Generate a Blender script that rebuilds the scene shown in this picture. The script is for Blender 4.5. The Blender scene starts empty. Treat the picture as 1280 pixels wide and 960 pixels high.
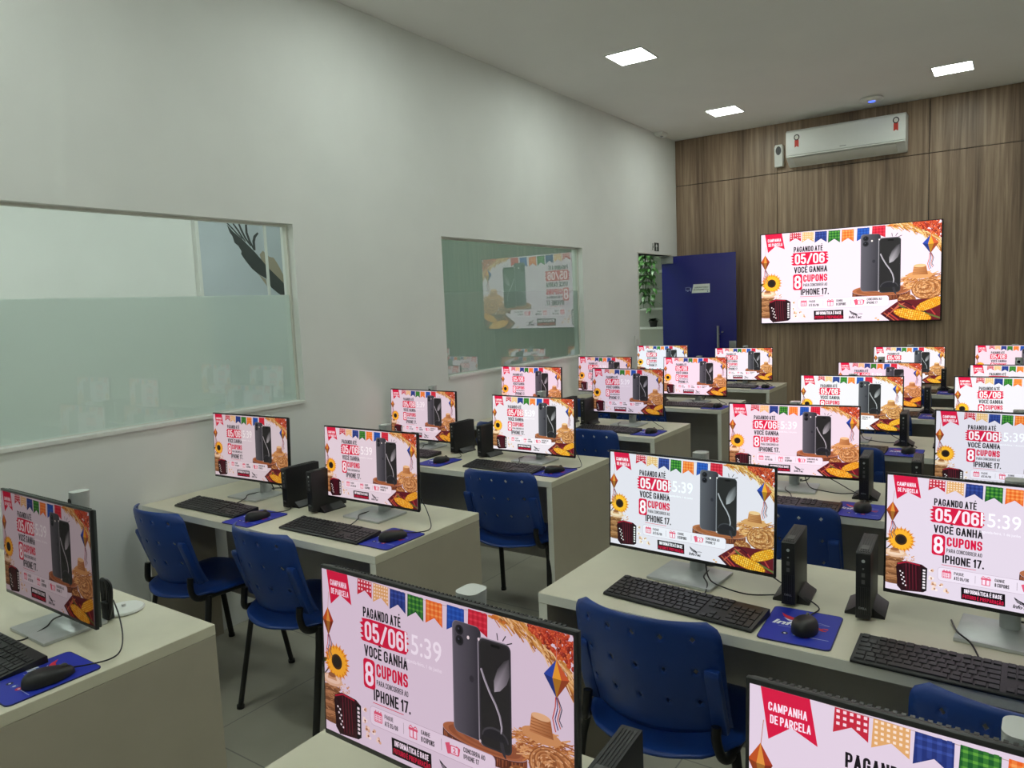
import bpy, bmesh, math, random
from mathutils import Vector, Matrix
random.seed(7)
SC = bpy.context.scene
COL = SC.collection
PI = math.pi

# ------------------------------------------------------------------ helpers
def lin(c):
    return tuple(((v/255.0)/12.92 if v/255.0 <= 0.04045 else ((v/255.0+0.055)/1.055)**2.4) for v in c[:3])

def mat(name, rgb, rough=0.5, metal=0.0, spec=0.5, noise=0.0, nscale=40.0, bump=0.0, emit=None, estr=0.0, coat=0.0):
    m = bpy.data.materials.new(name); m.use_nodes = True
    nt = m.node_tree; b = nt.nodes['Principled BSDF']
    c = lin(rgb)
    b.inputs['Base Color'].default_value = (*c, 1)
    b.inputs['Roughness'].default_value = rough
    b.inputs['Metallic'].default_value = metal
    b.inputs['Specular IOR Level'].default_value = spec
    b.inputs['Coat Weight'].default_value = coat
    if emit:
        b.inputs['Emission Color'].default_value = (*lin(emit), 1)
        b.inputs['Emission Strength'].default_value = estr
    if noise > 0 or bump > 0:
        tc = nt.nodes.new('ShaderNodeTexCoord'); n = nt.nodes.new('ShaderNodeTexNoise')
        n.inputs['Scale'].default_value = nscale; n.inputs['Detail'].default_value = 4
        nt.links.new(tc.outputs['Object'], n.inputs['Vector'])
        if noise > 0:
            r = nt.nodes.new('ShaderNodeValToRGB')
            r.color_ramp.elements[0].position = .3; r.color_ramp.elements[1].position = .7
            r.color_ramp.elements[0].color = (*[v*(1-noise) for v in c], 1)
            r.color_ramp.elements[1].color = (*[min(1, v*(1+noise)) for v in c], 1)
            nt.links.new(n.outputs['Fac'], r.inputs['Fac']); nt.links.new(r.outputs['Color'], b.inputs['Base Color'])
        if bump > 0:
            bp = nt.nodes.new('ShaderNodeBump'); bp.inputs['Strength'].default_value = bump; bp.inputs['Distance'].default_value = .002
            nt.links.new(n.outputs['Fac'], bp.inputs['Height']); nt.links.new(bp.outputs['Normal'], b.inputs['Normal'])
    return m

def smooth(me, ang=40):
    me.polygons.foreach_set('use_smooth', [True]*len(me.polygons))
    try: me.set_sharp_from_angle(angle=math.radians(ang))
    except Exception: pass

class MB:
    """collects shapes, then links them as one mesh object"""
    def __init__(s): s.bm = bmesh.new()
    def box(s, x0, y0, z0, x1, y1, z1, bevel=0.0, seg=2, mtx=None):
        t = bmesh.new(); bmesh.ops.create_cube(t, size=1)
        for v in t.verts:
            v.co = Vector(((x0+x1)/2+v.co.x*(x1-x0), (y0+y1)/2+v.co.y*(y1-y0), (z0+z1)/2+v.co.z*(z1-z0)))
        if bevel > 0: bmesh.ops.bevel(t, geom=t.edges[:], offset=bevel, segments=seg, affect='EDGES', profile=.6)
        s._add(t, mtx); return s
    def _add(s, t, mtx=None):
        if mtx is not None: bmesh.ops.transform(t, matrix=mtx, verts=t.verts)
        bmesh.ops.recalc_face_normals(t, faces=t.faces[:])
        me = bpy.data.meshes.new('tmp'); t.to_mesh(me); t.free(); s.bm.from_mesh(me); bpy.data.meshes.remove(me)
    def prism(s, pts, axis, a, b, bevel=0.0, seg=2, mtx=None):
        """polygon pts (2D) extruded along axis from a to b. axis x: pts are (y,z); y: (x,z); z: (x,y)"""
        t = bmesh.new()
        def P(p, w): return {'x': (w, p[0], p[1]), 'y': (p[0], w, p[1]), 'z': (p[0], p[1], w)}[axis]
        A = [t.verts.new(P(p, a)) for p in pts]; B = [t.verts.new(P(p, b)) for p in pts]
        t.faces.new(A); t.faces.new(B[::-1])
        n = len(pts)
        for i in range(n): t.faces.new((A[i], B[i], B[(i+1) % n], A[(i+1) % n]))
        bmesh.ops.recalc_face_normals(t, faces=t.faces[:])
        if bevel > 0: bmesh.ops.bevel(t, geom=t.edges[:], offset=bevel, segments=seg, affect='EDGES', profile=.6)
        s._add(t, mtx); return s
    def tube(s, pts, r, seg=10, smoothn=0, flat=1.0):
        P = [Vector(p) for p in pts]
        if smoothn:
            Q = []
            n = len(P)
            for i in range(n-1):
                p0 = P[max(i-1, 0)]; p1 = P[i]; p2 = P[i+1]; p3 = P[min(i+2, n-1)]
                for k in range(smoothn):
                    t = k/smoothn
                    Q.append(.5*((2*p1)+(p2-p0)*t+(2*p0-5*p1+4*p2-p3)*t*t+(3*p1-p0-3*p2+p3)*t**3))
            Q.append(P[-1]); P = Q
        t = bmesh.new(); rings = []; up = Vector((0.013, 0.021, 1))
        prev = None
        for i, p in enumerate(P):
            d = (P[min(i+1, len(P)-1)]-P[max(i-1, 0)]).normalized()
            if prev is None:
                u = d.cross(up)
                if u.length < 1e-3: u = d.cross(Vector((1, 0, 0)))
            else: u = prev-d*prev.dot(d)
            u.normalize(); w = d.cross(u); prev = u
            rings.append([t.verts.new(p+u*math.cos(2*PI*k/seg)*r+w*math.sin(2*PI*k/seg)*r*flat) for k in range(seg)])
        for a, b in zip(rings, rings[1:]):
            for k in range(seg): t.faces.new((a[k], a[(k+1) % seg], b[(k+1) % seg], b[k]))
        t.faces.new(rings[0][::-1]); t.faces.new(rings[-1])
        s._add(t); return s
    def lathe(s, prof, seg=24, mtx=None):
        t = bmesh.new(); rings = []
        for (r, z) in prof:
            rings.append([t.verts.new((r*math.cos(2*PI*k/seg), r*math.sin(2*PI*k/seg), z)) for k in range(seg)])
        for a, b in zip(rings, rings[1:]):
            for k in range(seg): t.faces.new((a[k], a[(k+1) % seg], b[(k+1) % seg], b[k]))
        t.faces.new(rings[0][::-1]); t.faces.new(rings[-1])
        s._add(t, mtx); return s
    def grid(s, f, nu, nv, skip=None):
        t = bmesh.new()
        V = [[t.verts.new(f(i/nu, j/nv)) for j in range(nv+1)] for i in range(nu+1)]
        for i in range(nu):
            for j in range(nv):
                if skip and skip(i, j): continue
                t.faces.new((V[i][j], V[i+1][j], V[i+1][j+1], V[i][j+1]))
        me = bpy.data.meshes.new('tmp'); t.to_mesh(me); t.free(); s.bm.from_mesh(me); bpy.data.meshes.remove(me); return s
    def mesh(s, name, ang=40):
        me = bpy.data.meshes.new(name); s.bm.to_mesh(me); s.bm.free(); smooth(me, ang); return me
    def build(s, name, m, parent=None, loc=None, ang=40):
        me = s.mesh(name, ang); me.materials.append(m)
        return link(name, me, parent, loc)

def link(name, me, parent=None, loc=None):
    o = bpy.data.objects.new(name, me); COL.objects.link(o)
    if parent is not None: o.parent = parent
    if loc: o.location = loc
    return o
def tag(o, label=None, cat=None, group=None, kind=None):
    if label: o['label'] = label
    if cat: o['category'] = cat
    if group: o['group'] = group
    if kind: o['kind'] = kind
    return o
def thing(name, loc=(0, 0, 0), rz=0.0, **k):
    o = bpy.data.objects.new(name, None); COL.objects.link(o); o.location = loc; o.rotation_euler = (0, 0, rz)
    o.empty_display_size = .05
    return tag(o, **k)
def copy_tree(o, parent=None):
    c = o.copy(); COL.objects.link(c)
    if parent is not None: c.parent = parent
    for ch in list(o.children): copy_tree(ch, c)
    return c

# text as triangles in a unit box (cached)
_tc = {}
def text_polys(txt, bold=0.0, shear=0.0):
    key = (txt, bold, shear)
    if key in _tc: return _tc[key]
    cu = bpy.data.curves.new('t', 'FONT'); cu.body = txt; cu.size = 1; cu.offset = bold; cu.resolution_u = 3; cu.shear = shear
    o = bpy.data.objects.new('t', cu); COL.objects.link(o)
    dg = bpy.context.evaluated_depsgraph_get(); dg.update()
    me = bpy.data.meshes.new_from_object(o.evaluated_get(dg))
    vs = [v.co.copy() for v in me.vertices]
    x0 = min(v.x for v in vs); x1 = max(v.x for v in vs); y0 = min(v.y for v in vs); y1 = max(v.y for v in vs)
    out = [[((vs[i].x-x0)/(x1-x0), 1-(vs[i].y-y0)/(y1-y0)) for i in p.vertices] for p in me.polygons]
    bpy.data.objects.remove(o); bpy.data.curves.remove(cu); bpy.data.meshes.remove(me)
    _tc[key] = out
    return out

# condensed poster lettering drawn with strokes: centre lines in a unit box (x right, y down)
def _arc(cx, cy, rx, ry, a0, a1, n=6):
    return [(cx+rx*math.cos(math.radians(a0+(a1-a0)*i/n)), cy+ry*math.sin(math.radians(a0+(a1-a0)*i/n))) for i in range(n+1)]
_O = [_arc(.5, .2, .5, .2, 180, 360, 8)+_arc(.5, .8, .5, .2, 0, 180, 8)+[(0, .2)]]
_A = [[(0, 1), (.5, 0), (1, 1)], [(.2, .70), (.8, .70)]]
_E = [[(1, 0), (0, 0), (0, 1), (1, 1)], [(0, .49), (.85, .49)]]
_C = [[(1, .34)]+_arc(.5, .2, .5, .2, 360, 180, 8)+_arc(.5, .8, .5, .2, 180, 0, 8)+[(1, .66)]]
_P = [[(0, 1), (0, 0)]+_arc(.5, .18, .5, .18, -90, 0, 4)+_arc(.5, .38, .5, .18, 0, 90, 4)+[(0, .56)]]
GL = {
 'A': (1.08, _A), 'B': (1, [[(0, .5), (0, 0)]+_arc(.5, .16, .48, .16, -90, 0, 4)+_arc(.5, .34, .48, .15, 0, 90, 4)+[(0, .49)], [(0, .49)]+_arc(.5, .66, .5, .17, -90, 0, 4)+_arc(.5, .82, .5, .18, 0, 90, 4)+[(0, 1), (0, .4)]]),
 'C': (1, _C), 'D': (1, [[(0, 0)]+_arc(.5, .2, .5, .2, -90, 0, 4)+_arc(.5, .8, .5, .2, 0, 90, 4)+[(0, 1), (0, 0), (.2, 0)]]),
 'E': (.86, _E), 'F': (.82, [[(1, 0), (0, 0), (0, 1)], [(0, .49), (.85, .49)]]),
 'G': (1, [[(1, .34)]+_arc(.5, .2, .5, .2, 360, 180, 8)+_arc(.5, .8, .5, .2, 180, 0, 8)+[(1, .54), (.56, .54)]]),
 'H': (1, [[(0, 0), (0, 1)], [(1, 0), (1, 1)], [(0, .5), (1, .5)]]), 'I': (.08, [[(.5, 0), (.5, 1)]]), 'L': (.8, [[(0, 0), (0, 1), (1, 1)]]),
 'M': (1.4, [[(0, 1), (0, 0)], [(0, 0), (.5, .9)], [(.5, .9), (1, 0)], [(1, 0), (1, 1)]]), 'N': (1.05, [[(0, 1), (0, 0)], [(0, 0), (1, 1)], [(1, 1), (1, 0)]]),
 'O': (1, _O), '0': (1, _O), 'P': (1, _P), 'R': (1, _P+[[(.45, .56), (1, 1)]]),
 'Q': (1, _O), 'S': (1, [[(1, .30)]+_arc(.5, .19, .5, .19, 360, 180, 8)+_arc(.5, .3, .5, .2, 180, 110, 3)+_arc(.5, .7, .5, .2, -70, 0, 3)+_arc(.5, .81, .5, .19, 0, 180, 8)+[(0, .70)]]),
 'T': (.95, [[(0, 0), (1, 0)], [(.5, 0), (.5, 1)]]), 'U': (1, [[(0, 0)]+_arc(.5, .8, .5, .2, 180, 0, 8)+[(1, 0)]]), 'V': (1.08, [[(0, 0), (.5, 1), (1, 0)]]),
 '1': (.4, [[(0, .16), (.9, 0), (.9, 1)]]), '2': (1, [_arc(.5, .2, .5, .2, 180, 360, 8)+[(1, .34), (0, 1), (1, 1)]]),
 '5': (1, [[(1, 0), (.08, 0), (.04, .46)]+_arc(.5, .6, .5, .2, -140, 0, 6)+_arc(.5, .8, .5, .2, 0, 180, 8)+[(0, .74)]]),
 '6': (1, [[(1, .28)]+_arc(.5, .2, .5, .2, 360, 180, 8)+_arc(.5, .8, .5, .2, 180, 0, 8)+_arc(.5, .6, .5, .18, 0, -180, 8)]),
 '7': (.95, [[(0, 0), (1, 0), (.32, 1)]]), '8': (1, [_arc(.5, .19, .46, .19, 180, 360, 8)+_arc(.5, .3, .46, .18, 0, 180, 8)+[(.04, .19)], _arc(.5, .68, .5, .2, 180, 360, 8)+_arc(.5, .8, .5, .2, 0, 180, 8)+[(0, .68)]]),
 '/': (1.0, [[(0, 1), (1, 0)]]), '.': (.08, [[(.5, .96), (.5, 1.0)]]), ' ': (.62, [])}
GL['Á'] = (1.08, _A+[[(.42, -.16), (.68, -.30)]]); GL['É'] = (.86, _E+[[(.4, -.16), (.72, -.30)]]); GL['Ê'] = (.86, _E+[[(.14, -.14), (.5, -.29), (.86, -.14)]])
GL['Ã'] = (1.08, _A+[[(.14, -.15), (.34, -.24), (.66, -.15), (.88, -.24)]]); GL['Ç'] = (1, _C+[[(.5, 1.0), (.5, 1.14), (.25, 1.26)]])

class Art:
    """flat printed / displayed picture: coloured polygons in layers, one mesh, colours in a colour attribute.
       picture coordinates: px to the right, py down, in a w x h field"""
    def __init__(s, w, h, step=2.0e-5): s.w, s.h, s.step = w, h, step; s.v = []; s.f = []; s.c = []
    def poly(s, pts, col, L, clip=True):
        if isinstance(col, list): P = [(*p, *c) for p, c in zip(pts, col)]
        else: P = [(*p, *col[:3]) for p in pts]
        if clip:
            for ax, lim, sg in ((0, 0, 1), (0, s.w, -1), (1, 0, 1), (1, s.h, -1)):
                if not P: break
                Q = []
                for i in range(len(P)):
                    a, b = P[i-1], P[i]
                    ia, ib = (a[ax]-lim)*sg >= 0, (b[ax]-lim)*sg >= 0
                    if ia != ib:
                        t = (lim-a[ax])/(b[ax]-a[ax]); Q.append(tuple(a[k]+(b[k]-a[k])*t for k in range(5)))
                    if ib: Q.append(b)
                P = Q
        if len(P) < 3: return
        i0 = len(s.v)
        for p in P: s.v.append((p[0], p[1], L)); s.c.append(p[2:5])
        s.f.append(list(range(i0, i0+len(P))))
    def rect(s, x0, y0, x1, y1, col, L): s.poly([(x0, y0), (x1, y0), (x1, y1), (x0, y1)], col, L)
    def ell(s, cx, cy, rx, ry, col, L, n=20, a0=0, a1=2*PI, rot=0.0):
        full = abs(a1-a0-2*PI) < 1e-6
        k = n if full else n+1
        pts = []
        for i in range(k):
            a = a0+(a1-a0)*i/n; x, y = rx*math.cos(a), ry*math.sin(a)
            pts.append((cx+x*math.cos(rot)-y*math.sin(rot), cy+x*math.sin(rot)+y*math.cos(rot)))
        s.poly(pts, col, L)
    def rrect(s, x0, y0, x1, y1, r, col, L, n=5, mp=None):
        pts = []
        for (cx, cy, a) in ((x1-r, y0+r, -PI/2), (x1-r, y1-r, 0), (x0+r, y1-r, PI/2), (x0+r, y0+r, PI)):
            for i in range(n+1):
                t = a+PI/2*i/n; pts.append((cx+r*math.cos(t), cy+r*math.sin(t)))
        if mp: pts = [mp(p) for p in pts]
        if callable(col): col = [col(p) for p in pts]
        s.poly(pts, col, L)
    def line(s, pts, w, col, L):
        for a, b in zip(pts, pts[1:]):
            dx, dy = b[0]-a[0], b[1]-a[1]; d = math.hypot(dx, dy) or 1
            nx, ny = -dy/d*w/2, dx/d*w/2
            s.poly([(a[0]+nx, a[1]+ny), (b[0]+nx, b[1]+ny), (b[0]-nx, b[1]-ny), (a[0]-nx, a[1]-ny)], col, L)
    def text(s, txt, x0, y0, x1, y1, col, L, bold=0.02, shear=0.0):
        for P in text_polys(txt, bold, shear):
            s.poly([(x0+p[0]*(x1-x0), y0+p[1]*(y1-y0)) for p in P], col, L)
    def stroke(s, pts, w, col, L, cap=True):
        P = [pts[0]]
        for p in pts[1:]:
            if math.hypot(p[0]-P[-1][0], p[1]-P[-1][1]) > 1e-4: P.append(p)
        for i in range(1, len(P)-1):      # split at sharp corners
            ax, ay = P[i][0]-P[i-1][0], P[i][1]-P[i-1][1]; bx, by = P[i+1][0]-P[i][0], P[i+1][1]-P[i][1]
            if (ax*bx+ay*by)/(math.hypot(ax, ay)*math.hypot(bx, by)) < -.15:
                s.stroke(P[:i+1], w, col, L, cap); s.stroke(P[i:], w, col, L, cap); return
        closed = len(P) > 3 and math.hypot(P[0][0]-P[-1][0], P[0][1]-P[-1][1]) < 1e-3
        if closed: P = P[:-1]
        elif cap:                         # square ends
            for i, j in ((0, 1), (-1, -2)):
                dx, dy = P[i][0]-P[j][0], P[i][1]-P[j][1]; d = math.hypot(dx, dy)
                P[i] = (P[i][0]+dx/d*w*.5, P[i][1]+dy/d*w*.5)
        n = len(P); l = []; r = []
        for i in range(n):
            a = P[i-1] if (closed or i > 0) else None; b = P[(i+1) % n] if (closed or i < n-1) else None
            ns = []
            for q0, q1 in ((a, P[i]), (P[i], b)):
                if q0 is None or q1 is None: continue
                dx, dy = q1[0]-q0[0], q1[1]-q0[1]; d = math.hypot(dx, dy); ns.append((-dy/d, dx/d))
            mx = sum(v[0] for v in ns)/len(ns); my = sum(v[1] for v in ns)/len(ns); q = mx*mx+my*my
            k = w/2/max(q, .30) if len(ns) > 1 else w/2
            l.append((P[i][0]+mx*k, P[i][1]+my*k)); r.append((P[i][0]-mx*k, P[i][1]-my*k))
        for i in range(n if closed else n-1):
            j = (i+1) % n; s.poly([l[i], l[j], r[j], r[i]], col, L)
    def poster(s, txt, x0, y0, x1, y1, col, L, st=.165):
        """condensed capitals with cap height y0..y1, fitted to x0..x1"""
        h = y1-y0; sw = st*h; gap = .075*h; k = .0
        fixed = sum((sw+gap) if c != ' ' else 0 for c in txt)-gap
        flex = sum(GL[c][0] for c in txt)
        k = (x1-x0-fixed)/flex
        x = x0
        for c in txt:
            w = GL[c][0]*k
            for P in GL[c][1]:
                s.stroke([(x+sw/2+p[0]*w, y0+(sw/2 if 0 <= p[1] <= 1 else 0)+p[1]*(h-(sw if 0 <= p[1] <= 1 else 0))) for p in P], sw*(.8 if min(p[1] for p in P) < 0 else 1), col, L, c not in 'CGS2569Ç' and min(p[1] for p in P) >= 0)
            x += w+((sw+gap) if c != ' ' else 0)
    def mesh(s, name, W, H, plane='xz'):
        """W x H metres, centred; 'xz': facing -y; 'xy': facing +z"""
        V = []
        for (x, y, L) in s.v:
            a = (x/s.w-.5)*W; b = (.5-y/s.h)*H; d = L*s.step
            V.append((a, -d, b) if plane == 'xz' else (a, b, d))
        me = bpy.data.meshes.new(name); me.from_pydata(V, [], s.f)
        at = me.color_attributes.new('Col', 'FLOAT_COLOR', 'POINT')
        buf = []
        for c in s.c: buf += [*lin(c), 1.0]
        at.data.foreach_set('color', buf)
        me.validate(); me.update()
        return me

# ------------------------------------------------------------------ materials
M = {}
M['wall'] = mat('painted_wall', (236, 239, 236), .6, noise=.02, nscale=3, bump=.04)
M['wallgrey'] = mat('wall_toned_for_fill', (176, 178, 172), .6, noise=.02, nscale=3)  # unseen wall, its grey picked to cut bounce onto the desk ends
M['walldim'] = mat('dim_view_backdrop', (160, 176, 167), .6, noise=.02, nscale=3)  # colour stands in for the dim space behind the second window
M['panelgrey'] = mat('light_grey_panel', (196, 198, 190), .6)
M['ceil'] = mat('ceiling_paint', (243, 243, 241), .8, noise=.015, nscale=2)
M['white'] = mat('white_plastic', (232, 234, 230), .35)
M['offwhite'] = mat('white_lacquer', (222, 222, 214), .4)
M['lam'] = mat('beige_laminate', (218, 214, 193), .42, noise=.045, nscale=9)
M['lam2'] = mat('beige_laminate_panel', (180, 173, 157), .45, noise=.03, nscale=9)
M['edge'] = mat('pale_lit_edge_band', (232, 232, 224), .4)  # front edges painted paler, for the light they catch
M['modesty'] = mat('grey_panel', (178, 176, 170), .55, noise=.03, nscale=12)
M['black'] = mat('black_plastic', (26, 27, 29), .42, bump=.1, nscale=300)
M['bezel'] = mat('black_bezel', (24, 26, 27), .38)
M['housing'] = mat('dark_grey_housing', (64, 70, 70), .5)
M['key'] = mat('keycap_black', (38, 39, 42), .45)
M['pcblack'] = mat('matt_black_case', (30, 31, 33), .5, noise=.08, nscale=120)
M['pcgrey'] = mat('dark_grey_label', (88, 88, 88), .5)
M['silver'] = mat('brushed_silver', (196, 200, 200), .35, metal=.35, noise=.05, nscale=30)
M['silver_top'] = mat('polished_silver', (232, 234, 232), .25, metal=.3)
M['grey'] = mat('mid_grey_plastic', (150, 152, 150), .4)
M['blue'] = mat('blue_polypropylene', (24, 62, 138), .38, bump=.12, nscale=260)
M['tubeblack'] = mat('black_steel_tube', (18, 18, 19), .35)
M['door'] = mat('navy_door_film', (32, 34, 118), .25, noise=.03, nscale=2)
M['chrome'] = mat('brushed_steel', (170, 172, 172), .3, metal=.9)
M['glassedge'] = mat('pale_glass_edge', (205, 222, 212), .3)
M['leaf'] = mat('plant_leaf', (70, 116, 56), .45, noise=.35, nscale=14)
M['leafdark'] = mat('dark_plant_leaf', (34, 52, 32), .5, noise=.3, nscale=30)
M['pot'] = mat('dark_pot', (48, 48, 46), .6)
M['red'] = mat('red_print', (206, 62, 48), .5)
M['yellow'] = mat('yellow_print', (226, 190, 60), .5)
M['greensign'] = mat('dark_green_sign', (26, 48, 38), .5)
M['mural'] = mat('mural_sky_grey', (200, 210, 218), .5, noise=.05, nscale=2)
M['muraldark'] = mat('mural_slate_feather', (52, 60, 62), .55)
M['muraltan'] = mat('mural_tan_feather', (168, 158, 138), .55)
M['led'] = mat('led_diffuser', (255, 255, 255), .5, emit=(246, 255, 246), estr=34.0)
M['passfill'] = mat('added_passage_light', (255, 255, 255), .5, emit=(246, 255, 248), estr=110.0)  # for unseen lamps added to brighten the shelves past the door
M['sidefill'] = mat('added_side_room_light', (255, 255, 255), .5, emit=(248, 255, 250), estr=74.0)  # for unseen lamps added to light the room behind the first window
M['blueled'] = mat('blue_status_light', (40, 70, 230), .5, emit=(60, 90, 255), estr=3.0)

def wood():
    m = bpy.data.materials.new('walnut_panelling'); m.use_nodes = True
    nt = m.node_tree; N = nt.nodes; Lk = nt.links; b = N['Principled BSDF']
    tc = N.new('ShaderNodeTexCoord'); mp = N.new('ShaderNodeMapping'); mp.inputs['Scale'].default_value = (26, 26, .9)
    Lk.new(tc.outputs['Object'], mp.inputs['Vector'])
    n1 = N.new('ShaderNodeTexNoise'); n1.inputs['Scale'].default_value = 1; n1.inputs['Detail'].default_value = 6; n1.inputs['Roughness'].default_value = .62; n1.inputs['Distortion'].default_value = .35
    Lk.new(mp.outputs['Vector'], n1.inputs['Vector'])
    mp2 = N.new('ShaderNodeMapping'); mp2.inputs['Scale'].default_value = (5.5, 5.5, .22); Lk.new(tc.outputs['Object'], mp2.inputs['Vector'])
    n2 = N.new('ShaderNodeTexNoise'); n2.inputs['Scale'].default_value = 1; n2.inputs['Detail'].default_value = 3; Lk.new(mp2.outputs['Vector'], n2.inputs['Vector'])
    mx = N.new('ShaderNodeMix'); mx.data_type = 'FLOAT'; mx.inputs[0].default_value = .4
    Lk.new(n1.outputs['Fac'], mx.inputs[2]); Lk.new(n2.outputs['Fac'], mx.inputs[3])
    r = N.new('ShaderNodeValToRGB'); cr = r.color_ramp
    cr.elements[0].position = .34; cr.elements[0].color = (*lin((104, 84, 70)), 1)
    cr.elements[1].position = .66; cr.elements[1].color = (*lin((190, 166, 140)), 1)
    e = cr.elements.new(.5); e.color = (*lin((148, 125, 104)), 1)
    Lk.new(mx.outputs[0], r.inputs['Fac']); Lk.new(r.outputs['Color'], b.inputs['Base Color'])
    b.inputs['Roughness'].default_value = .42; b.inputs['Specular IOR Level'].default_value = .4
    return m
M['wood'] = wood()
M['gap'] = mat('dark_panel_gap', (38, 32, 28), .8)

def floor_mat():
    m = bpy.data.materials.new('porcelain_tile'); m.use_nodes = True
    nt = m.node_tree; N = nt.nodes; Lk = nt.links; b = N['Principled BSDF']
    tc = N.new('ShaderNodeTexCoord'); br = N.new('ShaderNodeTexBrick'); br.offset = 0
    br.inputs['Scale'].default_value = 1; br.inputs['Mortar Size'].default_value = .003; br.inputs['Brick Width'].default_value = .8; br.inputs['Row Height'].default_value = .8
    br.inputs['Color1'].default_value = (*lin((202, 200, 184)), 1); br.inputs['Color2'].default_value = (*lin((197, 195, 180)), 1); br.inputs['Mortar'].default_value = (*lin((156, 154, 146)), 1)
    n = N.new('ShaderNodeTexNoise'); n.inputs['Scale'].default_value = 3.5; n.inputs['Detail'].default_value = 8
    Lk.new(tc.outputs['Object'], br.inputs['Vector']); Lk.new(tc.outputs['Object'], n.inputs['Vector'])
    mx = N.new('ShaderNodeMix'); mx.data_type = 'RGBA'; mx.blend_type = 'MULTIPLY'; mx.inputs[0].default_value = .5
    r = N.new('ShaderNodeValToRGB'); r.color_ramp.elements[0].position = .3; r.color_ramp.elements[0].color = (.72, .72, .7, 1); r.color_ramp.elements[1].position = .7
    Lk.new(n.outputs['Fac'], r.inputs['Fac']); Lk.new(br.outputs['Color'], mx.inputs[6]); Lk.new(r.outputs['Color'], mx.inputs[7])
    Lk.new(mx.outputs[2], b.inputs['Base Color']); b.inputs['Roughness'].default_value = .3
    return m
M['floor'] = floor_mat()

def display_mat():
    m = bpy.data.materials.new('lit_display'); m.use_nodes = True
    nt = m.node_tree; N = nt.nodes; Lk = nt.links
    for n in list(N): N.remove(n)
    out = N.new('ShaderNodeOutputMaterial'); em = N.new('ShaderNodeEmission'); at = N.new('ShaderNodeAttribute'); at.attribute_name = 'Col'
    oi = N.new('ShaderNodeObjectInfo'); mx = N.new('ShaderNodeMix'); mx.data_type = 'RGBA'; mx.blend_type = 'MULTIPLY'; mx.inputs[0].default_value = 1
    gl = N.new('ShaderNodeBsdfGlossy'); gl.inputs['Roughness'].default_value = .35; gl.inputs['Color'].default_value = (.03, .03, .03, 1)
    ad = N.new('ShaderNodeAddShader')
    Lk.new(at.outputs['Color'], mx.inputs[6]); Lk.new(oi.outputs['Color'], mx.inputs[7]); Lk.new(mx.outputs[2], em.inputs['Color'])
    em.inputs['Strength'].default_value = 1.0
    Lk.new(em.outputs[0], ad.inputs[0]); Lk.new(gl.outputs[0], ad.inputs[1]); Lk.new(ad.outputs[0], out.inputs['Surface'])
    return m
M['display'] = display_mat()
def print_mat():
    m = bpy.data.materials.new('printed_cloth'); m.use_nodes = True
    nt = m.node_tree; at = nt.nodes.new('ShaderNodeAttribute'); at.attribute_name = 'Col'
    b = nt.nodes['Principled BSDF']; nt.links.new(at.outputs['Color'], b.inputs['Base Color']); b.inputs['Roughness'].default_value = .55
    return m
M['print'] = print_mat()

def glass_mat(name, tint, refl):
    m = bpy.data.materials.new(name); m.use_nodes = True
    nt = m.node_tree; N = nt.nodes; Lk = nt.links
    for n in list(N): N.remove(n)
    out = N.new('ShaderNodeOutputMaterial'); tr = N.new('ShaderNodeBsdfTransparent'); tr.inputs['Color'].default_value = (*tint, 1)
    gl = N.new('ShaderNodeBsdfGlossy'); gl.inputs['Roughness'].default_value = 0.0; gl.inputs['Color'].default_value = (.95, 1, .97, 1)
    fr = N.new('ShaderNodeFresnel'); fr.inputs['IOR'].default_value = refl
    ms = N.new('ShaderNodeMixShader')
    Lk.new(fr.outputs[0], ms.inputs[0]); Lk.new(tr.outputs[0], ms.inputs[1]); Lk.new(gl.outputs[0], ms.inputs[2]); Lk.new(ms.outputs[0], out.inputs['Surface'])
    return m
M['glass'] = glass_mat('clear_glass', (.93, .97, .95), 1.7)
M['glass2'] = glass_mat('reflective_glass', (.84, .93, .88), 2.3)
def film_mat(name='frosted_film', k=1.0):
    m = bpy.data.materials.new(name); m.use_nodes = True
    nt = m.node_tree; N = nt.nodes; Lk = nt.links
    for n in list(N): N.remove(n)
    out = N.new('ShaderNodeOutputMaterial')
    rf = N.new('ShaderNodeBsdfRefraction'); rf.inputs['IOR'].default_value = 1.02; rf.inputs['Roughness'].default_value = .75; rf.inputs['Color'].default_value = (.92, .97, .95, 1)
    tl = N.new('ShaderNodeBsdfTranslucent'); tl.inputs['Color'].default_value = (.90, .97, .95, 1)
    df = N.new('ShaderNodeBsdfDiffuse'); df.inputs['Color'].default_value = (.80*k, .89*k, .86*k, 1)
    a = N.new('ShaderNodeMixShader'); a.inputs[0].default_value = .45
    b = N.new('ShaderNodeMixShader'); b.inputs[0].default_value = .5
    Lk.new(rf.outputs[0], a.inputs[1]); Lk.new(tl.outputs[0], a.inputs[2]); Lk.new(a.outputs[0], b.inputs[1]); Lk.new(df.outputs[0], b.inputs[2])
    Lk.new(b.outputs[0], out.inputs['Surface'])
    return m
M['film'] = film_mat(); M['filmdim'] = film_mat('dimmed_frosted_film', .55)  # second copy is the same film darkened for the dim window

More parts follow.
